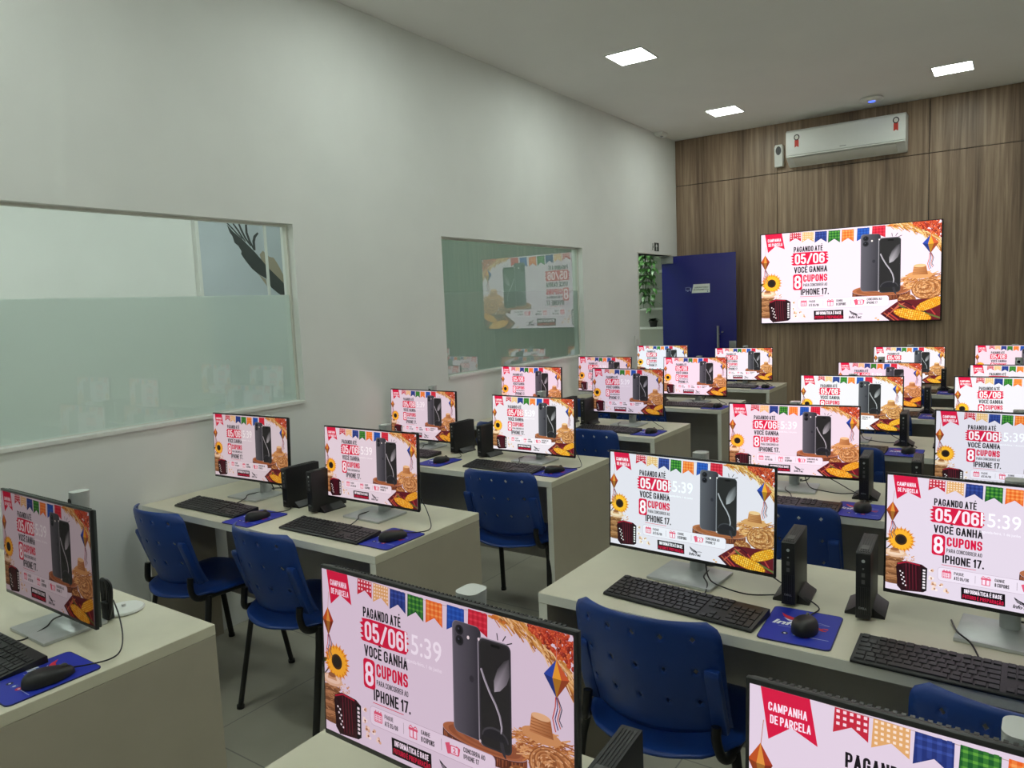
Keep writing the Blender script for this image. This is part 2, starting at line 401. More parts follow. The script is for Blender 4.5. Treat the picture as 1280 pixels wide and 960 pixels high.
# ------------------------------------------------------------------ the promotional picture shown on every screen
def gingham(A, poly, c1, c2, L, n=5, style='g'):
    """flag with swallow tail: poly = (x0,y0,x1,y1,notch)"""
    x0, y0, x1, y1, nt = poly
    xm = (x0+x1)/2
    def inside(x):   # lower edge at x
        return y1-(nt)*(1-abs(x-xm)/((x1-x0)/2))
    sk = -4
    out = [(x0, y0), (x1, y0+3), (x1+sk*.3, y1+2), (xm, y1-nt), (x0+sk, y1)]
    A.poly([out[0], out[1], out[2], out[3]], c1, L); A.poly([out[0], out[3], out[4]], c1, L)
    w = (x1-x0)/(2*n)
    for i in range(n):
        a = x0+w*(2*i+.5); b = a+w
        ym = min(inside(a), inside(b))-1
        if style == 'g':
            k = 0
            y = y0+w*.5
            while y+w < ym:
                A.rect(a, y, b, y+w, c2, L+1); y += 2*w
        else:
            cc = tuple((p*.55+q*.45) for p, q in zip(c1, c2))
            A.rect(a, y0+1, b, ym, cc, L+1)
    if style == 'p':
        y = y0+w
        ym = y1-nt-1
        while y+w*.7 < ym:
            cc = tuple((p*.5+q*.5) for p, q in zip(c1, c2))
            A.rect(x0+1, y, x1-1, y+w*.7, cc, L+2)
            for i in range(n):
                a = x0+w*(2*i+.5)
                A.rect(a, y, a+w, y+w*.7, c2, L+3)
            y += 2*w

def promo(clock):
    R = random.Random(3)
    A = Art(1280, 720)
    BG = (228, 219, 226)
    nx, ny = 4, 3
    A.rect(0, 0, 1280, 720, BG, 0)
    RED = (214, 24, 66); INK = (28, 26, 30)
    # string of flags
    A.line([(150, -2), (330, 4), (620, 18), (760, 16), (960, -2)], 2, (190, 170, 160), 1)
    gingham(A, (228, 2, 312, 72, 26), (196, 40, 60), (250, 225, 225), 2, 5)
    gingham(A, (322, 4, 408, 84, 26), (226, 176, 108), (252, 236, 206), 2, 6)
    gingham(A, (418, 8, 504, 94, 28), (34, 52, 116), (60, 84, 160), 2, 4, 'p')
    gingham(A, (516, 10, 600, 104, 28), (24, 92, 40), (96, 168, 60), 2, 4, 'p')
    gingham(A, (614, 12, 698, 106, 28), (232, 104, 34), (250, 170, 90), 2, 4, 'p')
    gingham(A, (722, 10, 806, 108, 26), (28, 72, 158), (48, 100, 190), 2, 4, 'p')
    gingham(A, (826, 4, 916, 92, 20), (190, 24, 48), (226, 64, 80), 2, 4, 'p')
    # ribbon
    A.poly([(31, 0), (164, 0), (186, 127), (116, 96)], RED, 4); A.poly([(31, 0), (116, 96), (54, 147)], RED, 4)
    A.poster('CAMPANHA', 53, 38, 158, 63, (255, 240, 244), 5, .15); A.poster('DE PARCELA', 58, 74, 168, 99, (255, 240, 244), 5, .15)
    # headline
    A.poster('PAGANDO ATÉ', 256, 116, 474, 158, INK, 6)
    br = [(246, 166), (300, 162), (420, 164), (508, 168), (512, 178), (496, 184), (518, 192), (500, 202), (520, 214), (498, 224), (516, 240), (500, 262), (380, 264), (250, 262), (236, 252), (256, 244), (234, 232), (252, 224), (238, 210), (256, 200), (232, 188), (252, 180)]
    A.poly(br, RED, 6)
    A.poster('05/06', 264, 174, 488, 254, (252, 238, 240), 7, .165)
    A.poster('VOCÊ GANHA', 258, 276, 508, 324, INK, 8)
    A.rrect(250, 334, 320, 460, 16, RED, 6); A.poster('8', 260, 346, 310, 449, (255, 246, 248), 7, .15)
    A.poster('CUPONS', 328, 341, 508, 397, RED, 6, .18)
    A.poster('PARA CONCORRER AO', 328, 411, 508, 434, INK, 6, .13)
    A.poster('IPHONE 17.', 308, 452, 520, 502, INK, 6)
    A.line([(304, 514), (480, 514)], 3, RED, 6)
    # steps panel
    A.rrect(284, 530, 944, 612, 20, (196, 180, 190), 12); A.rrect(286, 532, 942, 610, 18, (238, 230, 236), 13)
    PK = (226, 92, 118)
    A.rrect(308, 548, 356, 592, 6, PK, 14); A.rect(312, 560, 352, 588, (252, 236, 242), 15)
    for i in range(4):
        for j in range(3): A.rect(315+i*9.5, 563+j*9, 321+i*9.5, 569+j*9, PK, 16)
    for i in range(3): A.rect(316+i*15, 542, 321+i*15, 552, PK, 15)
    A.poster('PAGUE', 370, 546, 420, 564, INK, 14, .15); A.poster('ATÉ 05/06', 370, 574, 446, 594, INK, 14, .15)
    A.rect(477, 548, 479, 594, (150, 140, 146), 14)
    A.rect(510, 560, 552, 596, PK, 14); A.rect(514, 564, 548, 592, (252, 236, 242), 15); A.rect(528, 560, 534, 596, PK, 16); A.rect(506, 554, 556, 564, PK, 15)
    A.line([(531, 555), (518, 544), (510, 552)], 4, PK, 14); A.line([(531, 555), (544, 544), (552, 552)], 4, PK, 14)
    A.poster('GANHE', 574, 546, 622, 564, INK, 14, .15); A.poster('8 CUPONS', 574, 572, 644, 594, INK, 14, .15)
    A.rect(680, 548, 682, 594, (150, 140, 146), 14)
    A.poly([(700, 556), (722, 548), (734, 590), (712, 596)], PK, 14); A.rrect(726, 556, 768, 592, 4, PK, 15); A.rrect(730, 560, 764, 588, 3, (252, 236, 242), 16); A.text('2', 740, 564, 754, 584, PK, 17, .03)
    A.poly([(756, 552), (776, 560), (770, 588), (762, 586)], PK, 14)
    A.poster('CONCORRA AO', 792, 544, 896, 563, INK, 14, .15); A.poster('IPHONE 17', 792, 571, 866, 590, INK, 14, .15)
    # slogan plate
    A.poly([(408, 630), (626, 628), (628, 700), (410, 702)], (18, 14, 18), 12)
    A.poster('INFORMÁTICA É BASE', 424, 638, 612, 662, (252, 244, 248), 13, .16); A.poster('FUTURO É PREPARAÇÃO', 418, 672, 620, 694, (206, 30, 66), 13, .16)
    # logo: wing and lettering
    A.poly([(668, 634), (690, 648), (716, 660), (730, 668), (722, 674), (700, 672), (684, 664), (674, 650)], (30, 30, 36), 12)
    A.line([(674, 648), (696, 668)], 1.5, BG, 13); A.line([(684, 650), (710, 670)], 1.5, BG, 13)
    A.line([(728, 664), (744, 660), (764, 664), (750, 667), (734, 668)], 2.5, (120, 118, 124), 12)
    A.text('InfoTec', 664, 676, 756, 698, (30, 30, 36), 12, .035, .2)
    # wood slice
    n = 40
    def ring(rx, ry, cy): return [(888+rx*math.cos(2*PI*i/n), cy+ry*math.sin(2*PI*i/n)) for i in range(n)]
    side = [(888+198*math.cos(PI*i/20), 492+40*math.sin(PI*i/20)) for i in range(21)] + [(888-198*math.cos(PI*i/20), 524+46*math.sin(PI*i/20)) for i in range(21)]
    A.poly(side, (96, 50, 34), 2)
    for i in range(46):
        a = PI*R.random(); x = 888+196*math.cos(a); y = 494+38*math.sin(a)
        A.line([(x, y+4), (x+R.uniform(-3, 3), y+R.uniform(18, 40))], R.uniform(2, 5), R.choice([(66, 32, 22), (134, 78, 50), (164, 100, 64)]), 3)
    A.poly(ring(198, 42, 490), (176, 110, 70), 4)
    for k, q in enumerate((.86, .68, .5, .32)):
        A.poly(ring(198*q, 42*q, 490), [(150, 88, 54), (166, 102, 64)][k % 2], 5+k)
    # two phones
    def gr(p, a=(98, 98, 104), b=(52, 52, 58)):
        t = min(1, max(0, (p[0]-750)/125)); u = min(1, max(0, p[1]/560))
        return tuple(x*(1-t)+y*t-(8*u) for x, y in zip(a, b))
    def sh(p): return (p[0], p[1]+(p[0]-752)*.03)
    A.rrect(746, 60, 884, 492, 24, (124, 124, 130), 9, mp=sh)
    A.rrect(750, 62, 884, 490, 22, gr, 10, mp=sh)
    A.rrect(758, 74, 806, 156, 22, (74, 74, 80), 11)
    for cy in (94, 134): A.ell(782, cy, 19, 19, (34, 34, 38), 12); A.ell(782, cy, 11, 11, (16, 16, 20), 13); A.ell(778, cy-4, 4, 4, (70, 74, 90), 14)
    A.ell(824, 114, 6, 7, (240, 236, 226), 12)
    A.ell(838, 268, 11, 13, (48, 48, 54), 11)
    A.rrect(868, 96, 1020, 508, 26, (150, 150, 154), 15)
    A.rrect(873, 100, 1020, 508, 24, (54, 54, 58), 16)
    A.rrect(880, 106, 1014, 502, 20, lambda p: tuple(26+14*p[0]/1014 for _ in range(3)), 17)
    A.rrect(930, 112, 972, 123, 5, (8, 8, 10), 18)
    A.poly([(1013, 196), (1012, 150), (990, 162), (960, 198), (942, 246), (944, 288), (970, 278), (1000, 246), (1013, 214)],
           [(90, 90, 92), (70, 70, 72), (60, 60, 62), (70, 70, 72), (120, 120, 122), (176, 176, 178), (150, 150, 152), (110, 110, 112), (90, 90, 92)], 18)
    cv = [(884+0, 214), (900, 252), (924, 296), (950, 334), (968, 372), (976, 410), (974, 436)]
    A.line(cv, 7, (150, 150, 154), 18); A.line([(x-3, y+3) for x, y in cv], 3, (206, 206, 210), 19)
    A.ell(944, 466, 62, 44, (66, 66, 70), 18, a0=PI, a1=2*PI); A.ell(944, 468, 56, 38, (36, 36, 40), 19, a0=PI, a1=2*PI)
    A.ell(1000, 466, 34, 60, (56, 56, 60), 18, n=14, a0=PI*.55, a1=PI*1.2)
    A.ell(874, 108, 5, 6, (236, 230, 224), 18); A.ell(874, 494, 5, 6, (220, 214, 208), 18)
    for a, b in (((962, 92), (958, 66)), ((984, 90), (998, 68)), ((1002, 98), (1026, 88))): A.line([a, b], 4, INK, 4)
    # wheat and berries, upper corner
    for i in range(420):
        t = R.random(); x = 930+t*360; y = -20+t*t*210+R.uniform(-34, 34)
        a = .45+R.uniform(-.35, .35)+t*.5; l = R.uniform(24, 64)
        A.line([(x, y), (x+l*math.cos(a), y+l*math.sin(a))], R.uniform(3, 7), R.choice([(214, 158, 74), (190, 128, 54), (232, 190, 116), (160, 100, 44), (240, 208, 150)]), R.randint(2, 6))
    for i in range(12):
        A.ell(925+R.uniform(-10, 70), 8+R.uniform(-8, 12), 9, 5, R.choice([(226, 160, 80), (206, 120, 50)]), 7, 8)
    for i in range(210):
        x = R.uniform(1100, 1284); y = R.uniform(-6, 16+(x-1100)*.62)
        c = R.choice([(186, 64, 32), (156, 40, 24), (206, 100, 48), (128, 34, 22), (196, 78, 40)])
        r = R.uniform(7, 11); A.ell(x, y, r, r, c, 8+i % 5, 9)
        A.ell(x-r*.3, y-r*.3, r*.35, r*.35, tuple(min(255, v+28) for v in c), 14, 6)
    # paper lanterns
    def lantern(cx, cy, w, h, cols, L):
        T = (cx, cy-h*.5); B = (cx, cy+h*.62); m = [(cx-w, cy), (cx-w*.32, cy+6), (cx+w*.38, cy+6), (cx+w, cy)]
        for i in range(3):
            A.poly([T, m[i], m[i+1]], cols[i], L); A.poly([B, m[i+1], m[i]], tuple(v*.72 for v in cols[i]), L)
        for k, (dx, c) in enumerate(((-12, (196, 60, 40)), (-2, (40, 60, 120)), (8, (190, 90, 50)), (15, (60, 60, 80)))):
            A.line([(cx+dx*.3, B[1]-4), (cx+dx+6, B[1]+h*.28), (cx+dx-5, B[1]+h*.62), (cx+dx+7, B[1]+h*(1.0-k*.07))], 4, c, L+1)
    A.line([(1216, 20), (1212, 102)], 2, (200, 150, 140), 14)
    lantern(1212, 160, 52, 120, [(44, 74, 168), (240, 170, 50), (206, 96, 50)], 15)
    A.line([(40, 96), (33, 170)], 2, (190, 120, 90), 3)
    lantern(32, 222, 35, 112, [(190, 84, 34), (222, 150, 60), (170, 62, 34)], 5)
    # hat, straw, basket, cloth and corn, lower corner
    for i in range(360):
        a = R.uniform(0, 2*PI); q = R.random()**.5
        x = 1160+q*140*math.cos(a); y = 432+q*66*math.sin(a)
        b = R.uniform(-.7, .3); l = R.uniform(26, 66)
        A.line([(x-l/2*math.cos(b), y-l/2*math.sin(b)), (x+l/2*math.cos(b), y+l/2*math.sin(b))], R.uniform(3, 6), R.choice([(204, 140, 76), (178, 112, 56), (226, 172, 108), (236, 194, 134), (156, 92, 46)]), R.randint(2, 6))
    A.ell(1146, 388, 84, 28, (214, 158, 98), 7); A.poly([(1106, 318), (1186, 318), (1198, 386), (1096, 386)], [(214, 156, 98), (176, 114, 64), (158, 98, 52), (206, 144, 88)], 8); A.ell(1146, 320, 40, 13, (236, 194, 140), 9)
    for k in range(5): A.line([(1105-k*1.4, 334+k*11), (1187+k*1.4, 334+k*11)], 3, (156, 98, 52), 9)
    for k in range(9):
        q = 1-k*.105; A.ell(1196-k*4, 494-k*4, 104*q, 78*q, [(150, 94, 50), (206, 150, 92), (178, 118, 66)][k % 3], 7+k, 30)
    for i in range(170):
        a = R.uniform(0, 2*PI); q = R.random()**.5; x = 1196+98*q*math.cos(a); y = 494+72*q*math.sin(a)
        A.line([(x-6*math.sin(a), y+5*math.cos(a)), (x+6*math.sin(a), y-5*math.cos(a))], 3.5, R.choice([(228, 178, 118), (168, 108, 60), (240, 200, 146), (136, 84, 44)]), 16)
    CL = (96, 26, 34)
    quad = [(886, 668), (1010, 572), (1290, 560), (1290, 730), (960, 730)]
    A.poly(quad, CL, 19)
    for k in range(8):
        x = 900+k*40
        A.line([(x, 672-k*12+0), (x+70, 726-k*6)], 9, [(40, 22, 34), (176, 60, 56)][k % 2], 20)
    for k in range(6):
        y = 660-k*18
        A.line([(910+k*24, y), (985+k*30, y+62)], 5, [(196, 110, 70), (30, 18, 30)][k % 2], 20)
        A.line([(930, 690-k*2), (1010+k*8, 600-k*2)], 4, (190, 100, 74), 21)
    A.ell(1062, 566, 62, 40, (150, 92, 50), 17, 18)
    for i in range(60):
        a = R.uniform(0, 2*PI); q = R.random()**.5; A.ell(1062+q*56*math.cos(a), 566+q*36*math.sin(a), 7, 4, R.choice([(200, 146, 88), (126, 74, 40), (216, 166, 110)]), 18, 6)
    A.line([(1010, 602), (1060, 640), (1140, 652), (1290, 712)], 12, (96, 108, 52), 22)
    for (cx, cy, rx, ry, ro) in ((1218, 602, 104, 36, -.40), (1100, 680, 128, 40, .24)):
        A.ell(cx, cy, rx, ry, (190, 120, 26), 23, 26, rot=ro)
        for i in range(17):
            for j in range(5):
                u = -1+2*(i+.5)/17; v = -1+2*(j+.5)/5
                if u*u+v*v*.9 > .95: continue
                x, y = rx*u*.97, ry*v*.88
                A.ell(cx+x*math.cos(ro)-y*math.sin(ro), cy+x*math.sin(ro)+y*math.cos(ro), rx/21, ry/6.2, R.choice([(246, 188, 54), (238, 170, 40), (250, 204, 84)]), 24, 7, rot=ro)
    # sunflower
    for L, m, rr, c in ((3, 20, 84, (222, 138, 26)), (4, 20, 76, (250, 184, 48))):
        for i in range(m):
            a = 2*PI*(i+(L-3)*.5)/m; ca, sa = math.cos(a), math.sin(a)
            A.poly([(82+26*ca-9*sa, 398+26*sa+9*ca), (82+rr*.72*ca-8*sa, 398+rr*.72*sa+8*ca), (82+rr*ca, 398+rr*sa), (82+rr*.72*ca+8*sa, 398+rr*.72*sa-8*ca), (82+26*ca+9*sa, 398+26*sa-9*ca)], c, L)
    A.ell(82, 398, 34, 34, (66, 44, 24), 5); A.ell(82, 398, 24, 24, (34, 28, 24), 6)
    A.poly([(-2, 398), (16, 392), (22, 408), (0, 418)], (56, 66, 30), 3); A.line([(0, 470), (26, 440)], 6, (60, 52, 30), 3)
    # hat and coil of rope
    for k in range(11):
        A.ell(44, 520+k*15, 58, 12, [(150, 104, 64), (120, 80, 48), (176, 128, 84)][k % 3], 7+k)
    for i in range(110):
        x = R.uniform(-4, 96); y = R.uniform(512, 680); A.line([(x, y), (x+R.uniform(8, 20), y+R.uniform(-6, 6))], 2, R.choice([(96, 62, 38), (196, 150, 100), (136, 92, 56)]), 18)
    A.ell(50, 486, 66, 27, (226, 190, 150), 19, 24); A.ell(50, 482, 52, 19, (240, 214, 180), 20); A.poly([(26, 462), (72, 462), (80, 484), (20, 484)], (206, 160, 114), 21); A.ell(49, 464, 24, 10, (150, 100, 62), 22)
    for i in range(34): A.ell(100+R.uniform(-10, 60), 500+R.uniform(-16, 26), 4, 3, R.choice([(226, 180, 130), (240, 210, 170), (200, 140, 90)]), 6, 6)
    # accordion
    A.poly([(62, 548), (110, 526), (200, 534), (230, 552), (228, 690), (210, 704), (92, 716), (66, 690)], (52, 18, 26), 23)
    for k in range(9): A.line([(104+k*9, 536-k*.3), (110+k*9, 704-k*1.2)], 3.5, [(34, 12, 20), (108, 30, 44)][k % 2], 24)
    A.line([(66, 552), (116, 532), (190, 540)], 7, (176, 30, 54), 25)
    A.poly([(58, 566), (92, 556), (120, 706), (92, 718), (68, 690)], (38, 14, 20), 25); A.poly([(196, 548), (230, 552), (228, 692), (200, 704)], (22, 18, 22), 25)
    for i in range(7):
        A.rect(206, 562+i*18, 220, 573+i*18, (240, 236, 232), 26)
    for i in range(4):
        for j in range(2): A.ell(82+i*6+j*14, 596+i*25+j*9, 5, 5, (240, 236, 232), 26, 8)
    # popcorn
    for (x, y) in ((252, 560), (252, 606), (300, 640), (270, 668), (334, 668), (262, 640)):
        for k in range(6): A.ell(x+R.uniform(-11, 11), y+R.uniform(-9, 9), 8, 7, R.choice([(248, 226, 200), (226, 186, 150), (252, 240, 224)]), 7+k, 8)
        A.ell(x, y+2, 5, 4, (140, 80, 50), 14, 8)
    for (x, y) in ((856, 700), (872, 712), (930, 640)): A.ell(x, y, 9, 6, (222, 170, 110), 8, 8)
    if clock:
        A.text('15:39', 496, 168, 690, 250, (255, 255, 255), 20, .008)
        A.text('segunda-feira, 1 de junho', 494, 272, 690, 292, (255, 255, 255), 20, .004)
    return A
ART_CLOCK = promo(True); ART_PLAIN = promo(False)
SW, SH = .527, .2965
ME_CLOCK = ART_CLOCK.mesh('display', SW, SH); ME_PLAIN = ART_PLAIN.mesh('display', SW, SH)
for me in (ME_CLOCK, ME_PLAIN): me.materials.append(M['display'])

# ------------------------------------------------------------------ the room
RW, D, H = 3.70, 8.424, 3.40
Y0 = -1.7
WT = .11
def structure(o, label, cat): return tag(o, label, cat, kind='structure')

structure(MB().box(-3.3, Y0-.1, -.1, RW+.15, 10.2, 0).build('floor', M['floor']), 'pale grey porcelain tile floor of the computer room', 'floor')
structure(MB().box(-3.3, Y0-.1, H, RW+.15, 10.2, H+.1).build('ceiling', M['ceil']), 'plain white painted ceiling with flush square lamps', 'ceiling')
structure(MB().box(RW, Y0, 0, RW+.15, D, H).build('wall_right', M['wallgrey']), 'unseen wall beside the outer seats, toned grey to cut fill light', 'wall')
structure(MB().box(-3.3, Y0-.1, 0, RW+.15, Y0, H).build('wall_front', M['wall']), 'plain white wall behind the camera position', 'wall')
W1 = (.84, 2.852); W2 = (4.131, 6.142); WZ = (1.103, 2.095); DR = (7.345, 8.26); DZ = 2.087
wl = MB()
def wseg(y0, y1, z0, z1): wl.box(-WT, y0, z0, 0, y1, z1)
wseg(Y0, W1[0], 0, H); wseg(*W1, 0, WZ[0]); wseg(*W1, WZ[1], H); wseg(W1[1], W2[0], 0, H); wseg(*W2, 0, WZ[0]); wseg(*W2, WZ[1], H)
wseg(W2[1], DR[0], 0, H); wseg(*DR, DZ, H); wseg(DR[1], D+.12, 0, H)
structure(wl.build('wall_left', M['wall']), 'long pale painted wall with two internal windows and a doorway', 'wall')
# timber wall: separate boards on a dark backing
wb = MB()
for (x0, x1) in ((0, 1.146), (1.146, 2.575), (2.575, RW)):
    for (z0, z1) in ((0, 2.884), (2.884, H)):
        wb.box(x0+.0035, D, z0+.0035, x1-.0035, D+.02, z1-.0035)
bw = wb.build('wall_back', M['wood']); structure(bw, 'brown wood-grain panelled wall behind the big screen', 'wall')
MB().box(0, D+.018, 0, RW, D+.14, H).build('backing', M['gap'], bw)
# next rooms
structure(MB().box(-3.3, Y0, 0, -3.15, 10.1, H).build('wall_side_room', M['wall']), 'white far wall of the neighbouring room seen through the window', 'wall')
structure(MB().box(-3.15, 6.2, 0, -WT, 6.3, H).build('wall_added_backdrop', M['walldim']), 'added grey-green backdrop wall, toned for the dim view behind the second window', 'wall')  # partition added as a backdrop that keeps the window view dim
structure(MB().box(-3.3, 10.0, 0, RW, 10.15, H).build('wall_corridor', M['offwhite']), 'pale wall behind the shelves beyond the doorway', 'wall')

# windows
def window(name, ys, label, gl):
    y0, y1 = ys
    f = MB()
    f.box(-.075, y0, WZ[0], -.045, y1, WZ[0]+.012); f.box(-.075, y0, WZ[1]-.012, -.045, y1, WZ[1])
    f.box(-.075, y0, WZ[0]+.012, -.045, y0+.012, WZ[1]-.012); f.box(-.075, y1-.012, WZ[0]+.012, -.045, y1, WZ[1]-.012)
    w = f.build(name, M['offwhite']); structure(w, label, 'window')
    s = MB(); s.box(-.045, y0, WZ[0]-.006, .014, y1, WZ[0]+.010); s.build('window_sill', M['white'], w)
    me = bpy.data.meshes.new('glass_pane'); x = -.056
    me.from_pydata([(x, y0+.01, WZ[0]+.01), (x, y1-.01, WZ[0]+.01), (x, y1-.01, WZ[1]-.01), (x, y0+.01, WZ[1]-.01)], [], [(0, 1, 2, 3)])
    me.materials.append(M[gl]); link('glass_pane', me, w)
    me = bpy.data.meshes.new('frosted_film'); x = -.0585
    me.from_pydata([(x, y0+.01, WZ[0]+.01), (x, y1-.01, WZ[0]+.01), (x, y1-.01, 1.708), (x, y0+.01, 1.708)], [], [(0, 1, 2, 3)])
    me.materials.append(M['film' if gl == 'glass' else 'filmdim']); link('frosted_film', me, w)
    return w
window('window_1', W1, 'internal window with frosted lower half and a bird mural behind it', 'glass')
window('window_2', W2, 'internal window mirroring the big screen, closer to the doorway', 'glass2')

# door
dr = MB()
dr.box(-WT-.005, DR[0]-.012, 0, .006, DR[0], DZ+.012); dr.box(-WT-.005, DR[0], DZ, .006, DR[1], DZ+.012)
door = dr.build('door_1', M['offwhite']); structure(door, 'doorway in the window wall with a navy door standing open', 'door')
leafy = 8.2
leaf = MB().box(-.095, leafy-.006, .015, .765, leafy+.006, 2.075, .002).build('door_leaf', M['door'], door)
leaf['label'] = 'navy blue door leaf'
hg = MB(); hg.box(-.10, leafy-.016, 1.995, .045, leafy+.016, 2.08, .004); hg.build('hinge', M['grey'], door)
hg = MB(); hg.box(-.10, leafy-.016, .005, .045, leafy+.016, .09, .004); hg.build('hinge', M['grey'], door)
hd = MB(); hd.tube([(.575, leafy-.05, .55), (.575, leafy-.05, 1.275)], .014, 14)
for z in (.65, 1.18): hd.tube([(.575, leafy-.05, z), (.575, leafy-.004, z)], .008, 10)
hd.build('door_handle', M['chrome'], door)
lk = MB(); lk.box(.685, leafy-.014, 1.0, .762, leafy+.014, 1.105, .003); lk.build('lock', M['chrome'], door)
kn = MB(); kn.tube([(.612, leafy-.03, 1.205), (.612, leafy-.004, 1.205)], .008, 10); kn.build('knob', M['chrome'], door)
sg = Art(300, 100, 5e-5)
sg.poly([(100, 0), (300, 0), (300, 100), (78, 100)], (232, 236, 232), 0)
sg.text('LABORATÓRIO', 112, 26, 282, 46, (46, 50, 62), 1, .02); sg.text('DE INFORMÁTICA', 100, 52, 286, 70, (46, 50, 62), 1, .02); sg.ell(274, 86, 7, 7, (70, 80, 140), 1, 10)
sg.rrect(2, 30, 58, 72, 5, (150, 160, 210), 0); sg.rrect(6, 34, 54, 66, 4, (28, 30, 104), 1); sg.rect(22, 72, 38, 80, (150, 160, 210), 0); sg.rect(64, 38, 74, 80, (170, 180, 220), 0)
me = sg.mesh('sign_plate', .285, .098); me.materials.append(M['print']); o = link('sign_plate', me, door); o.location = (.33, leafy-.0075, 1.697)
o['label'] = 'white sign with computer symbol on the door'

# beyond the doorway: shelves and plants
sh = thing('shelf_unit', (-.93, 9.85, 0), label='white shelves on the wall seen through the doorway', cat='shelf')
MB().box(-.75, .06, 0, .75, .12, 2.9).build('back_panel', M['panelgrey'], sh)
for z in (2.33, 1.995, 1.723, 1.478, 1.212, .8, .4):
    MB().box(-.75, -.15, z-.028, .75, .06, z).build('shelf_board', M['white'], sh)
for x in (-.75, .72): MB().box(x, -.15, 0, x+.03, .06, 2.9).build('side_panel', M['white'], sh)
def leafblade(b, p, d, l, w, droop):
    p = Vector(p); d = Vector(d).normalized(); sd = d.cross(Vector((0, 0, 1))).normalized()
    t = bmesh.new(); prof = [(0, .05), (.25, .8), (.5, 1), (.78, .6), (1, .03)]; R = []
    for u, q in prof:
        c = p+d*l*u+Vector((0, 0, -droop*l*u*u))
        R.append([t.verts.new(c-sd*w*q/2+Vector((0, 0, .12*w*q))), t.verts.new(c), t.verts.new(c+sd*w*q/2+Vector((0, 0, .12*w*q)))])
    for a, c in zip(R, R[1:]):
        for k in range(2): t.faces.new((a[k], a[k+1], c[k+1], c[k]))
    me = bpy.data.meshes.new('tmp'); t.to_mesh(me); t.free(); b.bm.from_mesh(me); bpy.data.meshes.remove(me)
hp = thing('hanging_plant', (-.86, 9.62, 2.33), label='green trailing plant hanging down over the shelves beyond the doorway', cat='plant')
pb = MB(); pb.lathe([(.05, 0), (.075, .11), (.08, .12), (.07, .12), (.06, .1)], 20); pb.build('pot', M['pot'], hp, (0, .05, 0))
fb = MB(); sb = MB(); RR = random.Random(5)
for s in range(13):
    x = -.17+.36*RR.random(); y = -.10+.08*RR.random(); L = RR.uniform(.35, .80)
    if s > 9: L = RR.uniform(.2, .4)
    pts = [(x*.3, .02, .12), (x*.8, y*.6, .15), (x, y, .05)]
    k = 0; z = .05
    while z > -L:
        z -= .09; pts.append((x+RR.uniform(-.02, .02), y+RR.uniform(-.01, .01), z))
    sb.tube(pts, .003, 5)
    for q in pts[2:]:
        for j in range(3):
            a = RR.uniform(0, 2*PI)
            leafblade(fb, q, (math.cos(a), math.sin(a)*.6-.3, RR.uniform(-.5, .3)), RR.uniform(.07, .12), RR.uniform(.035, .055), .6)
sb.build('stem', M['leafdark'], hp); fb.build('foliage', M['leaf'], hp)
sp = thing('potted_plant', (-.90, 9.76, 1.212), label='small dark potted plant on the shelf under the trailing plant', cat='plant')
MB().lathe([(.045, 0), (.06, .08), (.064, .09), (.054, .09), (.05, .075)], 20).build('pot', M['pot'], sp)
fb = MB()
for i in range(46):
    a = RR.uniform(0, 2*PI); leafblade(fb, (.02*math.cos(a), .02*math.sin(a), .085), (math.cos(a), math.sin(a), RR.uniform(.2, 2)), RR.uniform(.06, .11), .03, .5)
fb.build('foliage', M['leafdark'], sp)

# mural panel in the neighbouring room
mu = thing('mural_panel', (-3.1, 0, 0), label='blue-grey mural panel with a bird wing behind the first window', cat='mural')
MB().box(-.045, 4.262, .02, 0, 5.74, H-.01).build('panel', M['mural'], mu)
for (a, b) in ((4.25, 4.285), (5.02, 5.05)):
    MB().box(-.046 if a < 4.5 else 0, a, .02, .012, b, H-.01).build('edge_strip', M['white'], mu)
def flat(name, polys, m, x):
    b = MB()
    for P in polys: b.prism(P, 'x', x, x+.0015)
    return b.build(name, m, mu)
wing = [(4.604, 2.5), (4.659, 2.441), (4.752, 2.377), (4.893, 2.253), (4.977, 2.168), (5.025, 2.114), (5.24, 1.925), (5.40, 1.85), (5.40, 1.70), (5.269, 1.76), (5.148, 1.829), (5.071, 1.886), (5.013, 1.981), (4.924, 2.024), (4.851, 2.078), (4.771, 2.174), (4.738, 2.221), (4.746, 2.248), (4.714, 2.3), (4.673, 2.33), (4.655, 2.393), (4.628, 2.428)]
def feather(P, w):
    n = len(P); up = []; dn = []
    for i, p in enumerate(P):
        a = P[max(i-1, 0)]; b = P[min(i+1, n-1)]; dx, dz = b[0]-a[0], b[1]-a[1]; d = math.hypot(dx, dz)
        q = w*(.35+.65*math.sin(PI*min(1, (i+.4)/n)))
        up.append((p[0]-dz/d*q, p[1]+dx/d*q)); dn.append((p[0]+dz/d*q, p[1]-dx/d*q))
    return up+dn[::-1]
fe = [[(4.585, 2.54), (4.617, 2.506), (4.662, 2.467), (4.707, 2.422), (4.765, 2.375)], [(4.655, 2.55), (4.678, 2.51), (4.722, 2.455), (4.76, 2.398), (4.8, 2.347)], [(4.725, 2.56), (4.74, 2.514), (4.765, 2.452), (4.803, 2.379), (4.86, 2.306)], [(4.825, 2.56), (4.821, 2.509), (4.82, 2.434), (4.851, 2.349), (4.895, 2.27)], [(4.956, 2.441), (4.913, 2.401), (4.896, 2.351), (4.901, 2.264)]]
wo = flat('wing', [wing], M['muraldark'], .001)
for f_, w_ in zip(fe, (.007, .009, .011, .013, .016)):
    flat('feather', [feather(f_, w_)], M['muraldark'], .0012)
flat('tail', [[(4.956, 2.223), (4.999, 2.263), (5.073, 2.204), (5.127, 2.195), (5.175, 2.128), (5.247, 1.994), (5.253, 1.925), (5.07, 2.035), (5.024, 2.113), (4.975, 2.165)]], M['muraltan'], .0008)
